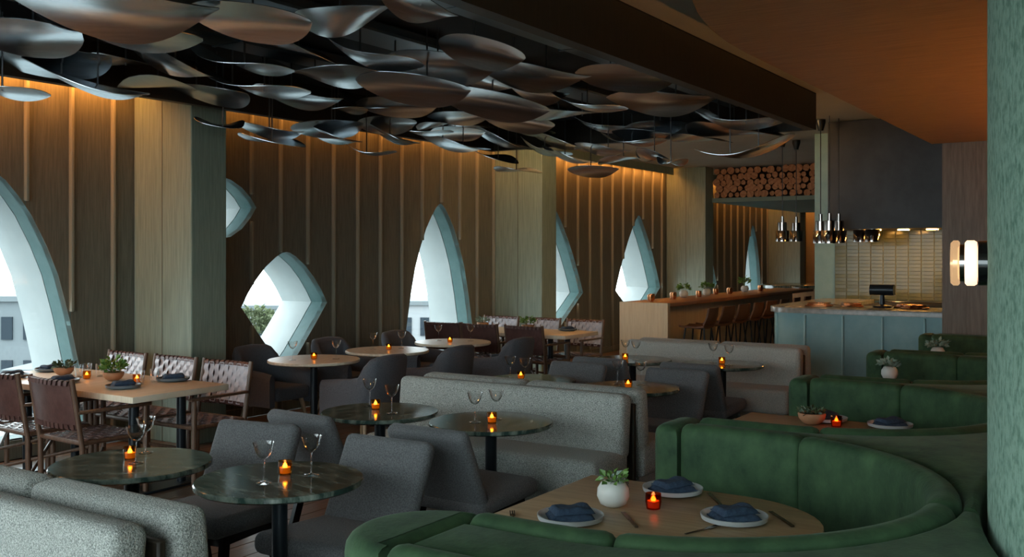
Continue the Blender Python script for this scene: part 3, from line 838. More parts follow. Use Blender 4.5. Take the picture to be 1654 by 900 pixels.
# ================================================================== GREEN BOOTHS
RO, YC, PB = .98, 1.50, 2.05
def ymin(x):
    e = (x - CX) / (CA + .02)
    return -.6 if abs(e) >= 1 else CY + (CB + .02) * math.sqrt(1 - e * e)
BOOTH_NAME = ['nearest green velvet booth wall, cut by the bottom of the frame', 'green velvet booth around the table with the white vase', 'green velvet booth around the table with terracotta bowl', 'third green velvet booth back, before the teal counter', 'farthest green velvet booth, against the timber wall']
for k in range(5):
    xc = 1.37 + PB * k
    t = thing('velvet_booth', BOOTH_NAME[k], 'booth', (xc, 0, 0), 0, 'curved green velvet booths')
    last = k == 4
    RL = RO if k else .80          # the nearest bay is narrower
    arc = [(RL * math.cos(R(a)), YC - RL * math.sin(R(a))) for a in range(0, 91, 6)]
    left = [(RL, 1.86 if k else 1.76)] + arc
    if not last:
        right = [(PB - RO, 1.86 if k else 1.76)] + [(PB - RO * math.cos(R(a)), YC - RO * math.sin(R(a))) for a in range(0, 91, 6)]
    else:
        right = [(1.27, 1.86), (1.27, -.6)]
    xs = [PB * j / 20 for j in range(21)] if not last else [0, 1.27]
    low = [(x, ymin(x + xc)) for x in xs]
    poly = left + low[:] + (list(reversed(right)) if not last else [right[0]])
    cl = []
    for p in poly:
        if not cl or math.dist(p, cl[-1]) > .004: cl.append(p)
    one(prism(cl, 0, .90, .03), 'booth_frame', 'velvet', t, angle=50)
    xm = PB / 2 if not last else 1.10
    rn = .165 if not last else .145
    nose = [(xm + rn - .07 + .07 * math.cos(R(a)), 1.93 + .07 * math.sin(R(a))) for a in range(0, 91, 15)] + [(xm - rn + .07 + .07 * math.cos(R(a)), 1.93 + .07 * math.sin(R(a))) for a in range(90, 181, 15)] + [(xm - rn, 1.865), (xm + rn, 1.865)]
    if not k:
        nose = [(.935 + .25 * math.cos(R(a)), 1.78 + .25 * math.sin(R(a))) for a in range(0, 181, 9)] + [(.685, 1.765), (1.185, 1.765)]
    one(prism(nose, 0, .905, .05, 4), 'booth_end', 'velvet', t, angle=50)
    full = [(-RL, 1.855 if k else 1.76)] + [(RL * math.cos(R(a)), YC + RL * math.sin(R(a))) for a in range(180, 361, 5)] + [(RL, 1.855 if k else 1.76)]
    def sub(a0, a1):
        p = []
        if a0 < 180: p.append((-RL, 1.858 if k > 1 else 1.76)); a0 = 180
        e = a1 > 360
        a1 = min(a1, 360)
        m = max(2, int((a1 - a0) / 5))
        p += [(RL * math.cos(R(a0 + (a1 - a0) * q / m)), YC + RL * math.sin(R(a0 + (a1 - a0) * q / m))) for q in range(m + 1)]
        if e: p.append((RL, (1.858 if k else 1.76)))
        return p
    segs = ((100, 193), (193.3, 269.8), (270.2, 346.7), (347, 400)) if k else ((270.2, 346.7), (347, 400))
    for a0, a1 in segs:
        path = resample(sub(a0, a1), .05, .035)
        one(sweep(path, rsect(.004, .115, .455, .915, .05, 4), .035), 'back_cushion', 'velvet', t, angle=60)
    seat = full if k else sub(270.2, 400)
    one(sweep(resample(seat, .06, .03), rsect(.10, .54, .20, .46, .05, 3), .03), 'seat_cushion', 'velvet', t, angle=60)
    one(sweep(resample(seat, .06, 0), rsect(.02, .46, 0, .198, .01, 1), 0), 'plinth', 'black_wood', t, angle=40)
    # booth table
    if k:
        dsh = [(-.42, 2.08), (-.42, 1.42)] + [(.42 * math.cos(R(a)), 1.40 + .44 * math.sin(R(a))) for a in range(180, 361, 8)] + [(.42, 1.42), (.42, 2.08)]
        bt_ = thing('booth_table', ['', 'oak booth table laid with three plates and white vase', 'oak booth table with terracotta bowl, seen over velvet back', 'oak table in third booth under a small plant', 'oak table in the farthest booth by timber wall'][k], 'table', (xc, 0, 0), 0, 'booth tables')
        one(prism([(x * .995, 1.5 + (y - 1.5) * .995) for x, y in dsh], .70, .74, .006, 2), 'table_top', 'booth_oak', bt_, angle=50)
        one(tube([(0, 1.5, .03), (0, 1.5, .70)], .045, 14), 'pedestal', 'black_metal', bt_)
        one(lathe([(0, 0), (.24, 0), (.24, .015), (.06, .035), (0, .035)], 24, (0, 1.5, 0)), 'base_plate', 'black_metal', bt_)

# ================================================================== GREY BENCHES
def bench(x0, m, label):
    t = thing('double_bench', label, 'bench', (x0, 3.60, 0), 0, 'back to back upholstered benches')
    for s_ in (-1, 1):
        parts = ((0, 1.76),) if s_ < 0 else ((-.44, .87), (.44, .87))
        for yc, ln in parts:
            one(rbox(.15, ln, .40, .045, seg=4), 'back_cushion', m, t, tr(s_ * .135, yc, .645) @ roty(s_ * -5))
        for yc, ln in parts:
            one(rbox(.46, ln, .22, .04, seg=4), 'seat_cushion', m, t, tr(s_ * .335, yc, .39))
        one(box(.40, 1.70, .17, (s_ * .30, 0, .20)), 'seat_base', m, t, smooth=False)
        for yy in (-.78, .78):
            one(box(.05, .05, .115, (s_ * .46, yy, .0575)), 'foot', 'black_wood', t, smooth=False)
    one(rbox(.035, 1.74, .60, .008, (0, 0, .47), seg=1), 'centre_panel', 'fascia', t)
bench(2.10, 'boucle', 'grey boucle double bench at the bottom left corner')
bench(5.62, 'boucle', 'pale grey boucle double bench in the middle of the room')
bench(9.20, 'boucle_far', 'beige double bench before the teal kitchen counter')

# ================================================================== CHAIRS
def lounge_fn():
    t = thing('lounge_chair', 'x', 'chair')
    one(rbox(.54, .53, .10, .042, seg=4), 'seat', 'grey_wool', t, tr(.02, 0, .41) @ roty(-3))
    one(rbox(.085, .52, .46, .038, seg=4), 'backrest', 'grey_wool', t, tr(-.285, 0, .60) @ roty(-25))
    for s_ in (-1, 1):
        one(bar((.17, s_ * .21, .365), (.235, s_ * .235, 0), .05, .028), 'leg', 'black_wood', t, smooth=False)
        one(bar((-.15, s_ * .21, .365), (-.25, s_ * .235, 0), .05, .028), 'leg', 'black_wood', t, smooth=False)
        one(bar((-.15, s_ * .10, .36), (-.285, s_ * .10, .525), .045, .02), 'back_strut', 'black_wood', t, smooth=False)
        one(bar((.19, s_ * .21, .345), (-.18, s_ * .21, .345), .03, .045), 'rail', 'black_wood', t, smooth=False)
    one(bar((.17, -.21, .335), (.17, .21, .335), .03, .04), 'rail', 'black_wood', t, smooth=False)
    return t
LOUNGE = Maker(lounge_fn)
g = 'armless grey wool chairs'
LOUNGE((3.36, 3.12, 0), 182, 'armless grey chair behind the nearest marble table, facing camera', g)
LOUNGE((3.34, 3.95, 0), 190, 'armless grey chair facing camera between the two nearest marble tables', g)
LOUNGE((4.42, 3.14, 0), -2, 'armless grey chair with its dark back towards the green booth', g)
LOUNGE((4.40, 4.02, 0), -4, 'armless grey chair seen from behind, left of two before bench', g)
LOUNGE((6.80, 3.12, 0), 180, 'armless grey chair right of the middle bench, facing camera', g)
LOUNGE((6.80, 4.0, 0), 180, 'armless grey chair just above the middle bench back, facing camera', g)
LOUNGE((7.96, 3.20, 0), 0, 'armless grey chair with back to camera before far bench, right', g)
LOUNGE((7.94, 4.02, 0), 0, 'armless grey chair with back to camera before far bench, left', g)

def armchair_fn():
    t = thing('armchair', 'x', 'armchair')
    pts = []
    for y in (-1, 1):
        pass
    P_ = [(.25, -.29), (.10, -.29), (-.08, -.29), (-.165, -.285), (-.20, -.278), (-.245, -.25), (-.28, -.19), (-.29, 0), (-.28, .19), (-.245, .25), (-.20, .278), (-.165, .285), (-.08, .29), (.10, .29), (.25, .29)]
    hz = [.60, .615, .63, .645, .74, .80, .825, .835, .825, .80, .74, .645, .63, .615, .60]
    le = [0, 0, 0, .01, .04, .06, .07, .07, .07, .06, .04, .01, 0, 0, 0]
    v, f = [], []
    n = 10
    for i, ((x, y), h, l) in enumerate(zip(P_, hz, le)):
        d = Vector(P_[min(i + 1, 14)]) - Vector(P_[max(i - 1, 0)])
        d.normalize()
        no = Vector((-d.y, d.x))            # inward
        if no.dot(Vector((-.02 - x, -y))) < 0: no = -no
        th = .085
        if i in (0, 14): th = .06
        for q, (o_, z_) in enumerate(((0, .30), (-.004, .45), (0, h - .05), (.012, h - .015), (th / 2, h), (th - .012, h - .015), (th, h - .05), (th + .004, .45), (th, .30), (th / 2, .29))):
            lx = -l * max(0, (z_ - .40)) / .4
            v.append((x + no.x * o_ + lx, y + no.y * o_, z_))
    for i in range(14):
        for q in range(n):
            f.append((i * n + q, i * n + (q + 1) % n, (i + 1) * n + (q + 1) % n, (i + 1) * n + q))
    f.append(tuple(range(n))); f.append(tuple(range(14 * n, 15 * n)))
    one((v, f), 'shell', 'dark_wool', t, angle=60)
    one(rbox(.48, .43, .13, .045, (.025, 0, .405), seg=4), 'seat', 'dark_wool', t)
    for sx in (-1, 1):
        for sy in (-1, 1):
            one(tube([(sx * .17, sy * .18, .345), (sx * .24, sy * .245, 0)], .022, 10, .012), 'leg', 'light_leg', t)
    return t
ARM = Maker(armchair_fn)
WT = [(6.66, 6.5), (7.70, 6.5), (8.81, 6.5)]
wn = ['nearest pale round table', 'middle pale round table', 'farthest pale round table']
for (x, y), nm in zip(WT, wn):
    ARM((x, 5.90, 0), 90, 'dark grey armchair with its back to camera at the %s' % nm, 'dark grey armchairs')
    ARM((x, 7.02, 0), -90, 'dark grey armchair on window side of the %s' % nm, 'dark grey armchairs')

def strap_fn():
    t = thing('strap_chair', 'x', 'chair')       # faces +X
    for s_ in (-1, 1):
        one(tube([(-.235, s_ * .265, 0), (-.24, s_ * .265, .40), (-.315, s_ * .265, .87)], .020, 10, .017), 'back_post', 'chair_wood', t)
        one(tube([(.24, s_ * .265, 0), (.24, s_ * .265, .635)], .020, 10), 'front_post', 'chair_wood', t)
        one(rbox(.56, .045, .022, .008, (0, s_ * .265, .640), seg=2), 'arm_rest', 'chair_wood', t)
        one(tube([(-.24, s_ * .265, .43), (.24, s_ * .265, .43)], .016, 8), 'seat_rail', 'chair_wood', t)
        one(tube([(-.24, s_ * .265, .12), (.24, -s_ * .265, .27)], .013, 8), 'cross_brace', 'chair_wood', t)
    for x in (-.24, .24):
        one(tube([(x, -.265, .43), (x, .265, .43)], .016, 8), 'seat_rail', 'chair_wood', t)
    # woven seat
    n = 8
    for k in range(n):
        a = -.20 + .40 * k / (n - 1)
        for ax_ in (0, 1):
            pts = []
            for q in range(2 * n + 3):
                b = -.235 + .47 * q / (2 * n + 2)
                s_ = (-1) ** k if ax_ else -(-1) ** k
                w = .006 * s_ * math.cos((b + .20) / (.40 / (n - 1)) * math.pi)
                pts.append((b, w))
            v, f = [], []
            for b, w in pts:
                for e, zz in ((-.019, -.002), (.019, -.002), (.019, .003), (-.019, .003)):
                    v.append((b, a + e, .438 + w + zz) if ax_ == 0 else (a + e, b * 1.06, .438 + w + zz))
            for q in range(len(pts) - 1):
                for e in range(4):
                    f.append((q * 4 + e, q * 4 + (e + 1) % 4, q * 4 + 4 + (e + 1) % 4, q * 4 + 4 + e))
            one((v, f), 'seat_strap', 'seat_strap', t, angle=60)
    # back: outer leather panel, rolled straps, woven inner face
    def bx(z): return -.24 - (z - .40) / .47 * .075
    v, f = [], []
    ny = 12
    for th in (0, .010):
        for z in (.535, .60, .70, .79, .845):
            for q in range(ny + 1):
                y = -.25 + .50 * q / ny
                v.append((bx(z) - .035 * (1 - (y / .25) ** 2) - .014 + th, y, z))
    m = ny + 1; tot = 5 * m
    for k in range(2):
        for i in range(4):
            for q in range(ny):
                c = k * tot + i * m + q
                f.append((c, c + 1, c + m + 1, c + m))
    bd = list(range(m)) + [i * m + ny for i in range(1, 5)] + [4 * m + q for q in range(ny - 1, -1, -1)] + [i * m for i in (3, 2, 1)]
    for c, d in zip(bd, bd[1:] + bd[:1]): f.append((c, d, d + tot, c + tot))
    one((v, f), 'back_panel', 'leather', t, angle=60)
    for z in (.54, .84):
        one(tube([(bx(z) - .035 * (1 - (y / .25) ** 2), y, z) for y in [-.26 + .52 * q / 10 for q in range(11)]], .013, 8), 'back_bar', 'chair_wood', t)
    n = 10
    for k in range(n):
        y = -.225 + .45 * k / (n - 1)
        c = .035 * (1 - (y / .25) ** 2)
        pts = []
        for q in range(21):
            z = .535 + .31 * q / 20
            pts.append((bx(z) - c + .012 + .006 * math.cos(q / 20 * math.pi * 7 + math.pi * k), z))
        loops = ([(bx(.53) - c - .022, .56), (bx(.53) - c - .018, .526), (bx(.53) - c, .520), (bx(.53) - c + .016, .530), (bx(.55) - c + .018, .556)], [(bx(.83) - c + .018, .828), (bx(.85) - c + .016, .853), (bx(.85) - c, .860), (bx(.85) - c - .018, .855), (bx(.85) - c - .022, .825)])
        for pts, nm, mm, hw in ((pts, 'back_strap', 'strap', .0235), (loops[0], 'edge_loop', 'leather', .018), (loops[1], 'edge_loop', 'leather', .018)):
         v, f = [], []
         for i, (x, z) in enumerate(pts):
             a = Vector(pts[min(i + 1, len(pts) - 1)]) - Vector(pts[max(i - 1, 0)])
             a.normalize(); no = Vector((a.y, -a.x)) * .0025
             for e, s_ in ((-hw, -1), (hw, -1), (hw, 1), (-hw, 1)):
                 v.append((x + no.x * s_, y + e, z + no.y * s_))
         for q in range(len(pts) - 1):
             for e in range(4):
                 f.append((q * 4 + e, q * 4 + (e + 1) % 4, q * 4 + 4 + (e + 1) % 4, q * 4 + 4 + e))
         f.append((0, 1, 2, 3)); f.append(tuple(range(len(v) - 4, len(v))))
         one((v, f), nm, mm, t, angle=60)
    return t
STRAP = Maker(strap_fn)
ln = ['nearest the aisle', 'second from the aisle', 'nearest the window wall']
for tx, tn in ((4.58, 'left oak table'), (10.45, 'far oak table')):
    for k, y in enumerate((6.31, 6.95, 7.52)):
        STRAP((tx - .31, y - (.1 if tx > 5 else 0), 0), rnd.uniform(-3, 3), 'leather strap chair, back to camera, %s, at the %s' % (ln[k], tn), 'woven leather strap chairs')
    for k, y in enumerate((6.17, 6.81, 7.45)):
        STRAP((tx + .47, y, 0), 180 + rnd.uniform(-3, 3), 'leather strap chair facing camera, %s, at the %s' % (ln[k], tn), 'woven leather strap chairs')

# ================================================================== TABLES
def round_table_fn(r, m, th, name):
    def fn():
        t = thing(name, 'x', 'table')
        one(lathe([(0, .74 - th), (r - .012, .74 - th), (r, .74 - th + .008), (r, .735), (r - .005, .74), (0, .74)], 64), 'table_top', m, t, angle=35)
        one(tube([(0, 0, .02), (0, 0, .74 - th)], .034, 16), 'pedestal', 'black_metal', t)
        one(lathe([(0, 0), (.22, 0), (.22, .012), (.05, .03), (0, .03)], 28), 'base_plate', 'black_metal', t)
        return t
    return fn
MAR = Maker(round_table_fn(.36, 'marble', .028, 'marble_table'))
MT = {'A': ((3.04, 3.17), 'nearest marble table'), 'B': ((2.90, 3.99), 'marble table before the strap chairs'), 'C': ((4.68, 4.01), 'marble table left of the middle bench'), 'D': ((4.75, 3.23), 'marble table against the middle bench'),
      'E': ((6.48, 4.05), 'marble table half hidden behind the middle bench'), 'F': ((6.52, 3.21), 'marble table right behind the middle bench end'), 'G': ((8.26, 4.04), 'marble table left of the far bench'), 'H': ((8.33, 3.2), 'marble table against the far bench')}
for k, ((x, y), nm) in MT.items():
    MAR((x, y, 0), 40 * ord(k), 'round dark green ' + nm, 'round green marble tables')
OAK = Maker(round_table_fn(.42, 'oak_top', .03, 'oak_round_table'))
for (x, y), nm in zip(WT, wn):
    OAK((x, y, 0), 30 * x, nm[0].upper() * 0 + nm + ' by the panelled wall', 'pale round tables')
def rect_fn():
    t = thing('dining_table', 'x', 'table')
    one(rbox(.82, 2.03, .045, .006, (0, 1.015, .7275), seg=2), 'table_top', 'oak_top', t)
    for y in (.36, 1.68):
        for x in (-.14, .27):
            one(tube([(x, y, .02), (x, y, .70)], .035, 16), 'leg', 'black_metal', t)
        one(rbox(.62, .22, .02, .006, (.065, y, .01), seg=1), 'foot_plate', 'black_metal', t)
    return t
RECT = Maker(rect_fn)
RECT((4.58, 5.73, 0), 0, 'long oak dining table by the left arched window', 'oak dining tables')
RECT((10.45, 5.78, 0), 0, 'long oak dining table beyond the round pale tables', 'oak dining tables')

# ================================================================== TABLEWARE
def coupe_fn():
    t = thing('coupe_glass', 'x', 'glass')
    one(lathe([(.0, .002), (.033, .0), (.034, .002), (.006, .006), (.0035, .012), (.0032, .095), (.006, .101), (.022, .112), (.036, .135), (.046, .172), (.045, .172), (.035, .137), (.021, .114), (.004, .105), (0, .104)], 20), 'bowl_and_stem', 'clear_glass', t, angle=70)
    return t
COUPE = Maker(coupe_fn)
def candle_fn(glass, nm):
    def fn():
        t = thing(nm, 'x', 'candle')
        cup_ = one(lathe([(0, .004), (.026, .004), (.031, .03), (.030, .062), (.027, .062), (.028, .03), (.023, .008), (0, .008)], 20), 'glass_cup', glass, t, angle=60)
        one(lathe([(0, .009), (.022, .009), (.024, .034), (0, .034)], 14), 'wax', 'wax', cup_)
        one(lathe([(0, .030), (.008, .034), (.010, .040), (.005, .050), (0, .056)], 10), 'flame', 'flame', cup_)
        return t
    return fn
CANDLE = Maker(candle_fn('amber_glass', 'amber_candle'))
RCANDLE = Maker(candle_fn('red_glass', 'red_candle'))
SET = {'A': [(2.94, 3.16), (3.16, 3.10), (3.11, 3.21)], 'B': [(2.90, 3.96), (3.08, 4.13), (2.94, 4.06)], 'C': [(4.79, 4.19), (4.65, 3.89), (4.72, 4.08)], 'D': [(4.66, 3.28), (4.82, 3.24), (4.70, 3.19)],
       'E': [(6.44, 4.20), (6.40, 4.04), (6.47, 4.12)], 'F': [(6.62, 3.36), (6.66, 3.19), (6.47, 3.20)], 'G': [(8.26, 4.11), (8.21, 3.98), (8.15, 4.06)], 'H': [(8.37, 3.30), (8.26, 3.11), (8.32, 3.20)]}
for k, ps in SET.items():
    nm = MT[k][1]
    COUPE((*ps[0], .7405), 0, 'stemmed coupe glass left of the candle on ' + nm, 'stemmed coupe glasses')
    COUPE((*ps[1], .7405), 0, 'stemmed coupe glass right of the candle on ' + nm, 'stemmed coupe glasses')
    CANDLE((*ps[2], .7375), 0, 'lit amber candle cup on ' + nm, 'amber candle cups')
for ps, nm in zip(([(6.48, 6.59), (6.77, 6.33), (6.66, 6.50)], [(7.63, 6.63), (7.89, 6.47), (7.72, 6.50)], [(8.80, 6.69), (8.98, 6.38), (8.73, 6.48)]), wn):
    COUPE((*ps[0], .7405), 0, 'stemmed coupe glass left of the candle on ' + nm, 'stemmed coupe glasses')
    COUPE((*ps[1], .7405), 0, 'stemmed coupe glass right of the candle on ' + nm, 'stemmed coupe glasses')
    CANDLE((*ps[2], .7375), 0, 'lit amber candle cup on ' + nm, 'amber candle cups')

def plate_fn(m):
    def fn():
        t = thing('plate', 'x', 'plate')
        one(lathe([(0, .0), (.085, .0), (.118, .010), (.122, .026), (.118, .027), (.110, .014), (.08, .008), (0, .007)], 40), 'dish', m, t, angle=50)
        return t
    return fn
PLATE = Maker(plate_fn('plate'))
BPLATE = Maker(plate_fn('plate_blue'))
def napkin_fn():
    t = thing('napkin', 'x', 'napkin')
    nx, ny = 14, 10
    def sheet(lx, ly, z0, th, ph, amp):
        v, f = [], []
        for k in range(2):
            for i in range(nx + 1):
                for j in range(ny + 1):
                    a = -1 + 2 * i / nx; b = -1 + 2 * j / ny
                    edge_ = min(1, (1 - abs(a)) * 6) * min(1, (1 - abs(b)) * 5)
                    w = amp * (math.sin(3.1 * a + ph) * math.cos(2.3 * b + ph) + .5 * math.sin(7 * a + 3 * b + ph))
                    z = z0 + (th * (.35 + .65 * edge_) if k else th * (.5 - .5 * edge_) * .3) + w * (1 if k else .25)
                    v.append((a * lx / 2, b * ly / 2 * (1 + .05 * math.sin(3 * a + ph)), max(z, .0)))
        m = ny + 1; tot = (nx + 1) * m
        for k in range(2):
            for i in range(nx):
                for j in range(ny):
                    c = k * tot + i * m + j
                    f.append((c, c + 1, c + m + 1, c + m))
        bd = list(range(m)) + [i * m + ny for i in range(1, nx + 1)] + [nx * m + j for j in range(ny - 1, -1, -1)] + [i * m for i in range(nx - 1, 0, -1)]
        for c, d in zip(bd, bd[1:] + bd[:1]): f.append((c, d, d + tot, c + tot))
        return v, f
    one(sheet(.165, .115, .0, .022, .4, .003), 'lower_fold', 'napkin', t, angle=70)
    one(sheet(.150, .100, .021, .022, 1.7, .004), 'upper_fold', 'napkin', t, tr(.006, .004, 0) @ rotz(6), angle=70)
    return t
NAP = Maker(napkin_fn)
def setting(x, y, z, rz, where, pl=PLATE, plate=True):
    if plate:
        pl((x, y, z), 0, 'round plate under a navy napkin, ' + where, 'plates')
    NAP((x, y, z + (.0085 if plate else 0.)), rz, 'folded navy napkin, ' + where, 'folded navy napkins')
def cutlery(x, y, z, rz, where):
    t = thing('fork', 'slim dark fork ' + where, 'fork', (x, y, z), rz, 'cutlery on the booth tables')
    one(bar((-.085, 0, .003), (.03, 0, .003), .009, .003), 'handle', 'cutlery', t, smooth=False)
    one(bar((.03, 0, .003), (.052, 0, .004), .020, .003), 'neck', 'cutlery', t, smooth=False)
    for q in (-1, 0, 1):
        one(bar((.052, q * .0075, .004), (.09, q * .0075, .006), .004, .003), 'tine', 'cutlery', t, smooth=False)
def knife(x, y, z, rz, where):
    t = thing('knife', 'slim dark knife ' + where, 'knife', (x, y, z), rz, 'cutlery on the booth tables')
    one(bar((-.10, 0, .004), (0, 0, .004), .012, .006), 'handle', 'cutlery', t, smooth=False)
    one(bar((0, 0, .004), (.11, 0, .003), .016, .0025), 'blade', 'cutlery', t, smooth=False)
T74, T75 = .7405, .7505
setting(3.13, 1.78, T74, -50, 'left front on the booth table with white vase')
setting(3.72, 1.64, T74, -30, 'at the back of the booth table with white vase')
setting(3.45, 1.28, T74, -45, 'right on the booth table with white vase')
cutlery(3.04, 1.97, T74, 35, 'left of the front plate on vase table')
knife(3.25, 1.60, T74, 40, 'right of the front plate on vase table')
cutlery(3.73, 1.85, T74, 30, 'behind the white vase')
knife(3.70, 1.45, T74, 35, 'right of the back plate on vase table')
cutlery(3.27, 1.33, T74, -20, 'in front of right plate on vase table')
knife(3.56, 1.14, T74, 40, 'right of the right plate on vase table')
RCANDLE((3.45, 1.60, .7375), 0, 'dark red candle cup beside the white vase', 'red candle cups')
RCANDLE((5.65, 1.50, .7375), 0, 'dark red candle cup beside the terracotta bowl in booth', 'red candle cups')
setting(5.80, 1.60, T74, -20, 'behind the terracotta bowl in second booth')
setting(5.78, 1.24, T74, -40, 'right of terracotta bowl in second booth')
# left dining table
for x, y, rz, wh in ((4.33, 7.43, -20, 'at the far left of the left oak table'), (4.36, 6.82, -25, 'before the succulent bowl on left oak table'), (4.42, 6.18, -30, 'nearest the near corner of left oak table'), (4.88, 6.22, -40, 'right end of the left oak table'), (4.74, 7.58, 0, 'behind the succulent bowl on left oak table')):
    setting(x, y, T75, rz, wh, BPLATE)
for x, y, rz, wh in ((10.74, 6.15, -30, 'right end of the far oak table'), (10.30, 6.55, -20, 'in the middle of the far oak table')):
    setting(x, y, T75, rz, wh, BPLATE)
CANDLE((4.68, 6.38, .7475), 0, 'lit amber candle cup at right of left oak table', 'amber candle cups')
CANDLE((4.60, 6.88, .7475), 0, 'lit amber candle cup between bowls on left oak table', 'amber candle cups')
def tumbler_fn():
    t = thing('tumbler', 'x', 'glass')
    one(lathe([(0, .0), (.026, .0), (.034, .10), (.032, .10), (.024, .008), (0, .008)], 18), 'glass_wall', 'clear_glass', t, angle=50)
    return t
TUM = Maker(tumbler_fn)
for x, y, wh in ((4.70, 7.02, 'left of the green herb bowl'), (4.60, 6.98, 'just before the green herb bowl'), (4.74, 6.92, 'behind the candle beside herb bowl'), (4.76, 6.28, 'beside the right napkin'), (4.62, 6.26, 'near the right candle')):
    TUM((x, y, T75), 0, 'clear water tumbler on left oak table, ' + wh, 'water tumblers')

def foliage(n, spread, h, size, seed, droop=.3):
    r_ = random.Random(seed)
    v, f = [], []
    for k in range(n):
        a = r_.uniform(0, 6.283); q = math.sqrt(r_.random())
        base = Vector((math.cos(a) * q * spread * .6, math.sin(a) * q * spread * .6, 0))
        tip = Vector((math.cos(a) * q * spread, math.sin(a) * q * spread, h * (r_.uniform(.35, 1) * (1 - .4 * q))))
        d = Vector((math.cos(a) * r_.uniform(.4, 1), math.sin(a) * r_.uniform(.4, 1), r_.uniform(-droop, 1))).normalized()
        side = d.cross(Vector((r_.uniform(-1, 1), r_.uniform(-1, 1), 1))).normalized()
        nn = d.cross(side) * .12
        s_ = size * r_.uniform(.7, 1.2)
        o = len(v)
        v += [tuple(base), tuple(tip)]
        v += [tuple(tip + d * s_ * .5 + side * s_ * .33 - nn * s_), tuple(tip + d * s_), tuple(tip + d * s_ * .5 - side * s_ * .33 - nn * s_), tuple(tip + d * s_ * .45 + nn * s_ * .5), tuple(base + Vector((.002, .001, 0)))]
        f += [(o + 1, o + 2, o + 5), (o + 2, o + 3, o + 5), (o + 3, o + 4, o + 5), (o + 4, o + 1, o + 5), (o, o + 1, o + 6)]
    return v, f
def potted(loc, pot, pm, lm, n, spread, h, size, label, seed, cat='plant', extra=None):
    t = thing('potted_plant', label, cat, loc, 0, 'potted table plants')
    rim = pot[-1]
    inner = [(r_ * .88, z) for r_, z in reversed(pot[1:])]
    t_ = t
    t = one(lathe([(0, 0)] + pot + inner + [(0, pot[0][1] + .01)], 28), 'pot', pm, t, angle=50)
    one(lathe([(0, rim[1] - .012), (rim[0] * .9, rim[1] - .012)], 20), 'soil', 'soil', t)
    fo = one(foliage(n, spread, h, size, seed), 'foliage', lm, t, tr(0, 0, rim[1] - .012), smooth=False)
    fo['kind'] = 'stuff'
    if extra:
        one(foliage(*extra[1:]), 'pale_leaves', extra[0], t, tr(0, 0, rim[1] - .012), smooth=False)
bowl = [(.035, 0), (.055, .012), (.073, .035), (.078, .058), (.074, .064)]
globe = [(.028, 0), (.05, .012), (.062, .04), (.060, .070), (.045, .094), (.034, .100)]
potted((3.40, 1.745, T74), globe, 'vase_white', 'leaf_green', 34, .045, .045, .035, 'round white vase of small leaves on the near booth table', 1, extra=('leaf_pale', 16, .05, .03, .03, 5))
potted((5.66, 1.64, T74), bowl, 'terracotta', 'leaf_dark', 60, .07, .04, .03, 'terracotta bowl of succulents on the second booth table', 2, extra=('leaf_pale', 16, .06, .03, .04, 6))
potted((8.0, 1.72, T74), globe, 'vase_white', 'leaf_pale', 40, .06, .06, .05, 'small white pot with pale leaves in the third booth', 3)
potted((9.9, 1.70, T74), globe, 'vase_white', 'leaf_pale', 50, .08, .08, .05, 'pale flowering plant in the farthest booth', 4)
potted((4.65, 6.62, T75), bowl, 'terracotta', 'leaf_green', 110, .075, .12, .05, 'terracotta bowl of bright green herbs on left oak table', 5)
potted((4.64, 7.24, T75), bowl, 'terracotta', 'leaf_dark', 50, .07, .05, .045, 'terracotta bowl of low succulents on left oak table', 6, extra=('leaf_pale', 24, .07, .05, .045, 9))
potted((10.55, 6.62, T75), bowl, 'terracotta', 'leaf_green', 60, .08, .13, .06, 'terracotta bowl with spiky plant on the far oak table', 7)
potted((10.62, 7.35, T75), bowl, 'terracotta', 'leaf_pale', 50, .07, .08, .05, 'terracotta bowl with pale plant on the far oak table', 8)
for k, (x, y, m_, lb) in enumerate(((12.9, 5.52, 'leaf_green', 'first potted plant along the bar top from its end'), (13.7, 5.5, 'leaf_green', 'second potted plant along the bar top'), (15.3, 5.5, 'leaf_green', 'tallest potted plant on the far part of bar'))):
    potted((x, y, 1.1005), globe, 'vase_white', m_, 60, .08, .10 + .07 * (k == 2), .06, lb, 20 + k)
def cup_fn():
    t = thing('copper_cup', 'x', 'cup')
    one(lathe([(0, 0), (.035, 0), (.042, .04), (.040, .085), (.037, .085), (.038, .04), (.03, .008), (0, .008)], 16), 'cup_wall', 'copper', t)
    return t
CUP = Maker(cup_fn)
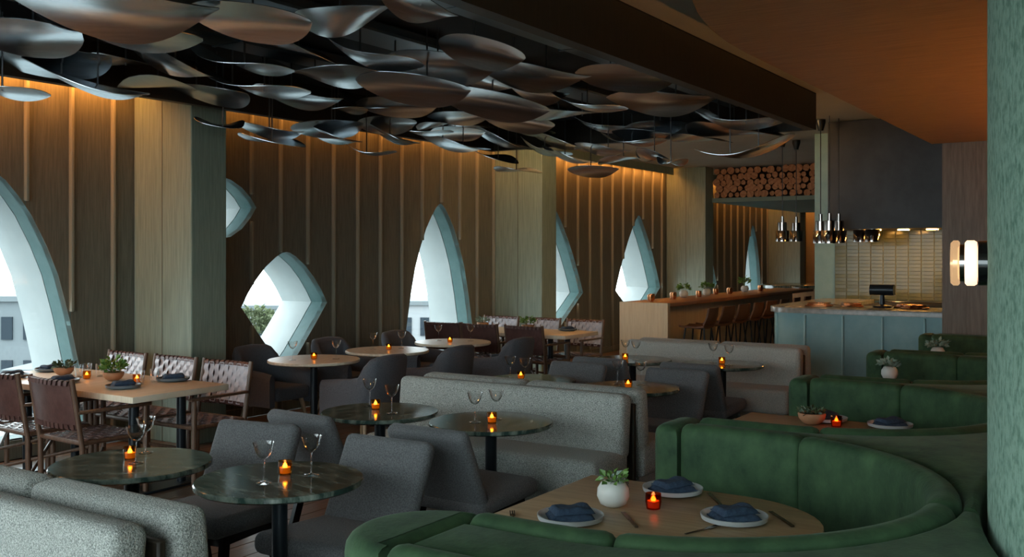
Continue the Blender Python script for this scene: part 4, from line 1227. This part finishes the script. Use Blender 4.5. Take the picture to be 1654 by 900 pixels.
for k, x in enumerate((11.6, 11.85, 12.3, 12.55, 13.2, 14.1, 14.4, 14.7, 15.8, 16.1)):
    CUP((x, 5.42 + .1 * (k % 2), 1.1005), 0, 'small copper cup on the bar, %s from the pale end panel' % ORD[k], 'copper cups on the bar')

# ================================================================== OUTSIDE
struct(one(box2(-120, 160, -120, 200, -9.2, -9.0), 'ground', 'ext_ground', smooth=False))
def ray(px, d):
    l = (px - 827) / 1600 * d
    s_, c_ = math.sin(R(YAW)), math.cos(R(YAW))
    return s_ * l + c_ * d, -c_ * l + s_ * d
def house(px, d, w, dep, top, m, cols, rows, label, rz=-57):
    x, y = ray(px, d)
    t = thing('building', label, 'building', (x, y, -9), rz)
    h = top + 9
    one(box2(-w / 2, w / 2, 0, dep, 0, h), 'wall', m, t, smooth=False)
    one(box2(-w / 2 - .2, w / 2 + .2, -.2, dep + .2, h, h + .25), 'roof', 'ext_grey', t, smooth=False)
    ww_ = w / cols
    wm = MB().add(box(ww_ * .5, .12, 1.1)).build('window', 'ext_window', None, smooth=False); me = wm.data; bpy.data.objects.remove(wm)
    for i in range(cols):
        for j in range(rows):
            link('window', me, t, (-w / 2 + (i + .5) * ww_, -.03, h - 1.3 - j * 2.1))
house(12, 48, 3.2, 8, -.6, 'ext_grey', 3, 4, 'grey building outside with dark windows at the left window edge')
house(62, 40, 2.4, 8, -3.2, 'ext_white', 3, 3, 'white building with small dark windows outside the left window')
house(425, 70, 8, 8, -2.2, 'ext_white', 7, 3, 'pale building outside seen through the diamond window')
house(672, 60, 4.2, 8, -1.4, 'ext_white', 4, 4, 'white building outside seen through the middle arched window')
def tree(px, d, top, r_, label, seed):
    x, y = ray(px, d)
    t = thing('tree', label, 'tree', (x, y, -9))
    one(tube([(0, 0, 0), (.1, 0, (top + 9) * .6)], .3, 8, .15), 'trunk', 'log_bark', t)
    b = MB().add(foliage(900, r_ * 1.1, r_ * 1.7, .42, seed), tr(0, 0, top + 9 - r_ * 1.9))
    b.build('crown', 'ext_tree', t, smooth=False)
tree(408, 62, -1.0, 1.6, 'pale tree outside seen through the diamond window', 3)
tree(1012, 50, -.6, 1.8, 'pale tree outside seen through the far pointed window', 4)
